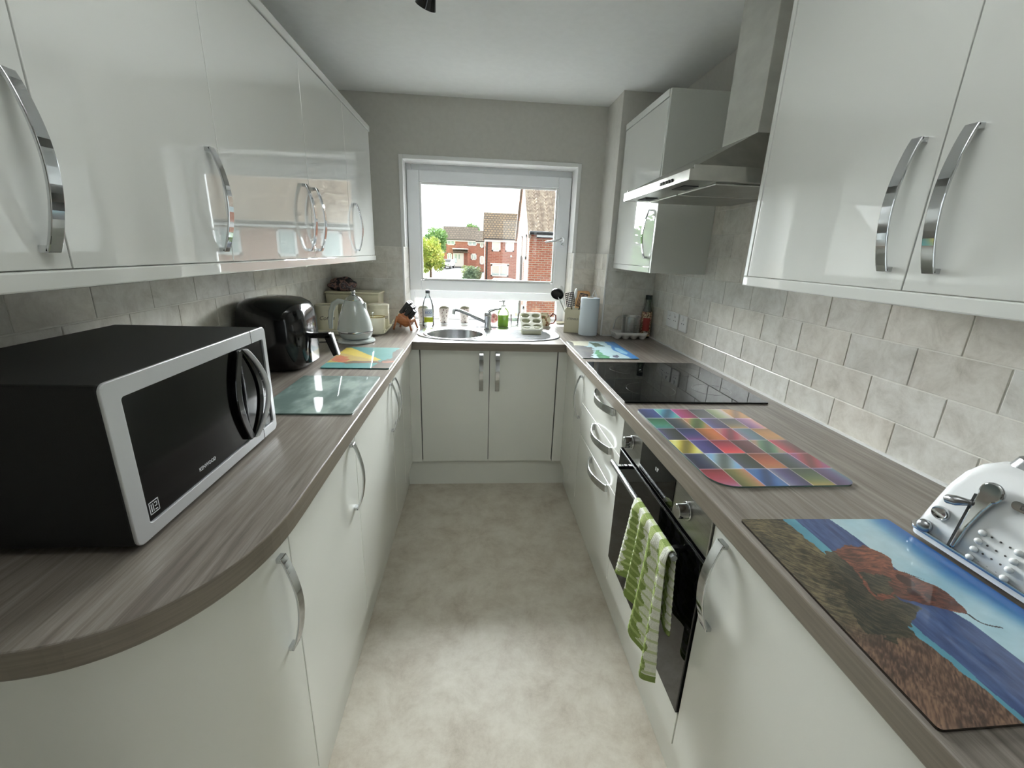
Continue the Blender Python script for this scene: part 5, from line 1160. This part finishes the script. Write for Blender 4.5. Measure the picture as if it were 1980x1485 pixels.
# trees and shrubs
M_bark = mat('bark', (92, 74, 58), .9)
def leafmat(name, a, b_, c): return noisemat(name, [(.3, a), (.5, b_), (.72, c)], ns=.9, detail=8, rough=.8)
def tree(name, label, c, rx, rz, h0, mt, seed, n=1500, ls=.14, group=None):
    """crown of leaf cards spread through lobes, on a branching trunk"""
    r = random.Random(seed); g = gz(c[1]); t = thing(name, (c[0], c[1], g), label, 'shrub' if 'shrub' in name else 'tree', group)
    lobes = [(r.uniform(-.55, .55)*rx, r.uniform(-.4, .4)*rx, r.uniform(-.55, .6)*rz, r.uniform(.35, .6)) for _ in range(14)]
    b = MB(); bm = b.bm
    for _ in range(n):
        lx, ly, lz, lr = r.choice(lobes); d = Vector((r.gauss(0, 1), r.gauss(0, 1), r.gauss(0, 1))).normalized()*lr*(r.random()**.35)
        p = Vector((c[0]+lx+d.x*rx, c[1]+ly+d.y*rx, c[2]+lz+d.z*rz)); u = Vector((r.gauss(0, 1), r.gauss(0, 1), r.gauss(0, 1))).normalized()*ls; w = u.orthogonal().normalized()*ls*.6
        bm.faces.new([bm.verts.new(q) for q in (p-u, p-w, p+u, p+w)])
    b.build('foliage', mt, t)
    b = MB().tube([(c[0], c[1], g-.05), (c[0]+.05, c[1], (g+c[2])/2), (c[0], c[1], c[2]+rz*.3)], [h0, h0*.7, h0*.3], 8)
    for k in range(5): lx, ly, lz, _ = lobes[k]; b.tube([(c[0], c[1], c[2]-rz*.3), (c[0]+lx*.8, c[1]+ly*.8, c[2]+lz*.8)], [h0*.35, h0*.12], 6)
    b.build('trunk', M_bark, t)
M_l1 = leafmat('yellow green leaves', (96, 122, 60), (164, 178, 84), (216, 208, 120)); M_l2 = leafmat('deep green leaves', (60, 92, 52), (110, 146, 84), (160, 182, 120)); M_l3 = leafmat('grey green leaves', (96, 120, 96), (140, 160, 130), (190, 190, 120))
tree('leafy_tree', 'yellow-green leafy tree at the left edge of the road', (-5.9, 58, .6), 1.9, 2.4, .16, M_l1, 1, 5200, .15)
tree('leafy_tree', 'darker green tree behind the yellow-green one', (-6.6, 72, 2.6), 2.0, 2.3, .2, M_l2, 2, 3600, .18)
tree('distant_tree', 'dark tree top showing above the far house roof', (-1.0, 96, 5.2), 1.7, 1.5, .2, M_l2, 3, 1800, .2)
tree('garden_shrub', 'bushy grey-green shrub at the corner in front of the brick house', (-.55, 46.2, -1.2), 1.1, 1.1, .1, M_l3, 4, 3800, .1)
tree('garden_shrub', 'low green shrub by the lower window of the brick house', (3.55, 43.4, -1.75), .45, .5, .05, M_l1, 5, 700, .07)
for k, (x, y, h) in enumerate(((-6.2, 17, 2.6), (-8.2, 21, 3.0), (-10.2, 25.5, 3.3), (-12.4, 30, 3.4), (-14.8, 35, 3.6), (-17.5, 41, 3.8))):
    tree('street_tree', 'tall leafy tree left of the road, %s in its row from the kitchen window' % ('first', 'second', 'third', 'fourth', 'fifth', 'last')[k], (x, y, h-2.2), 2.4, h*.85, .2, (M_l2, M_l3)[k % 2], 20+k, 3200, .22, 'street trees left of the road')
# hedge line and hill far off
b = MB(); r = random.Random(3)
for k in range(260):
    x = -40+r.random()*40; y = 118+r.random()*14; b.sph((x, y, gz(120)+1.2+r.random()*3.4), .9+r.random()*.9, (1.2, 1, .9), 8)
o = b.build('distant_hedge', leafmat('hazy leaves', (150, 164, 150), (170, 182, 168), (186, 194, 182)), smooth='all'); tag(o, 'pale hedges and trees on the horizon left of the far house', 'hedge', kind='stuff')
# cars
def car(label, c, ang, col=(236, 238, 240)):
    g = gz(c[1]); t = thing('car', (c[0], c[1], g), label, 'car'); Mx = Matrix.Translation((c[0], c[1], g)) @ Matrix.Rotation(ang, 4, 'Z'); M_c = mat('car paint', col, .15, coat=1)
    side = [(-2.0, .35), (-2.05, .75), (-1.9, .95), (-1.1, 1.05), (-.55, 1.48), (.9, 1.5), (1.75, 1.05), (2.0, .95), (2.0, .35)]
    MB().prism(side, -.85, .85, 'y').build('car_body', M_c, t, bevel=.12, seg=4, M=Mx)
    b = MB().prism([(-1.08, 1.07), (-.58, 1.46), (-.50, 1.47), (-.95, 1.06)], -.72, .72, 'y'); b.build('windscreen', M_gut, t, M=Mx @ Matrix.Translation((-.06, 0, .02)))
    MB().prism([(-.85, 1.05), (-.48, 1.40), (.8, 1.42), (1.4, 1.06)], -.86, .86, 'y').build('side_window', M_gut, t, M=Mx)
    for x in (-1.3, 1.3):
        for y in (-.8, .8): MB().cyl((x, y-.1, .32), (x, y+.1, .32), .32, n=20).build('wheel', M_rubber, t, M=Mx)
    for y in (-.62, .62): MB().sph((-2.0, y, .72), .12, (.5, 1.4, 1)).build('headlamp', M_wg, t, M=Mx)
    MB().box((-2.07, -.3, .45), (-2.03, .3, .56)).build('number_plate', M_gut, t, M=Mx)
car('white car parked in front of the far house', (-5.0, 77.5), math.radians(80))
car('white car whose roof just shows above the window transom', (2.3, 40.0), math.radians(10))
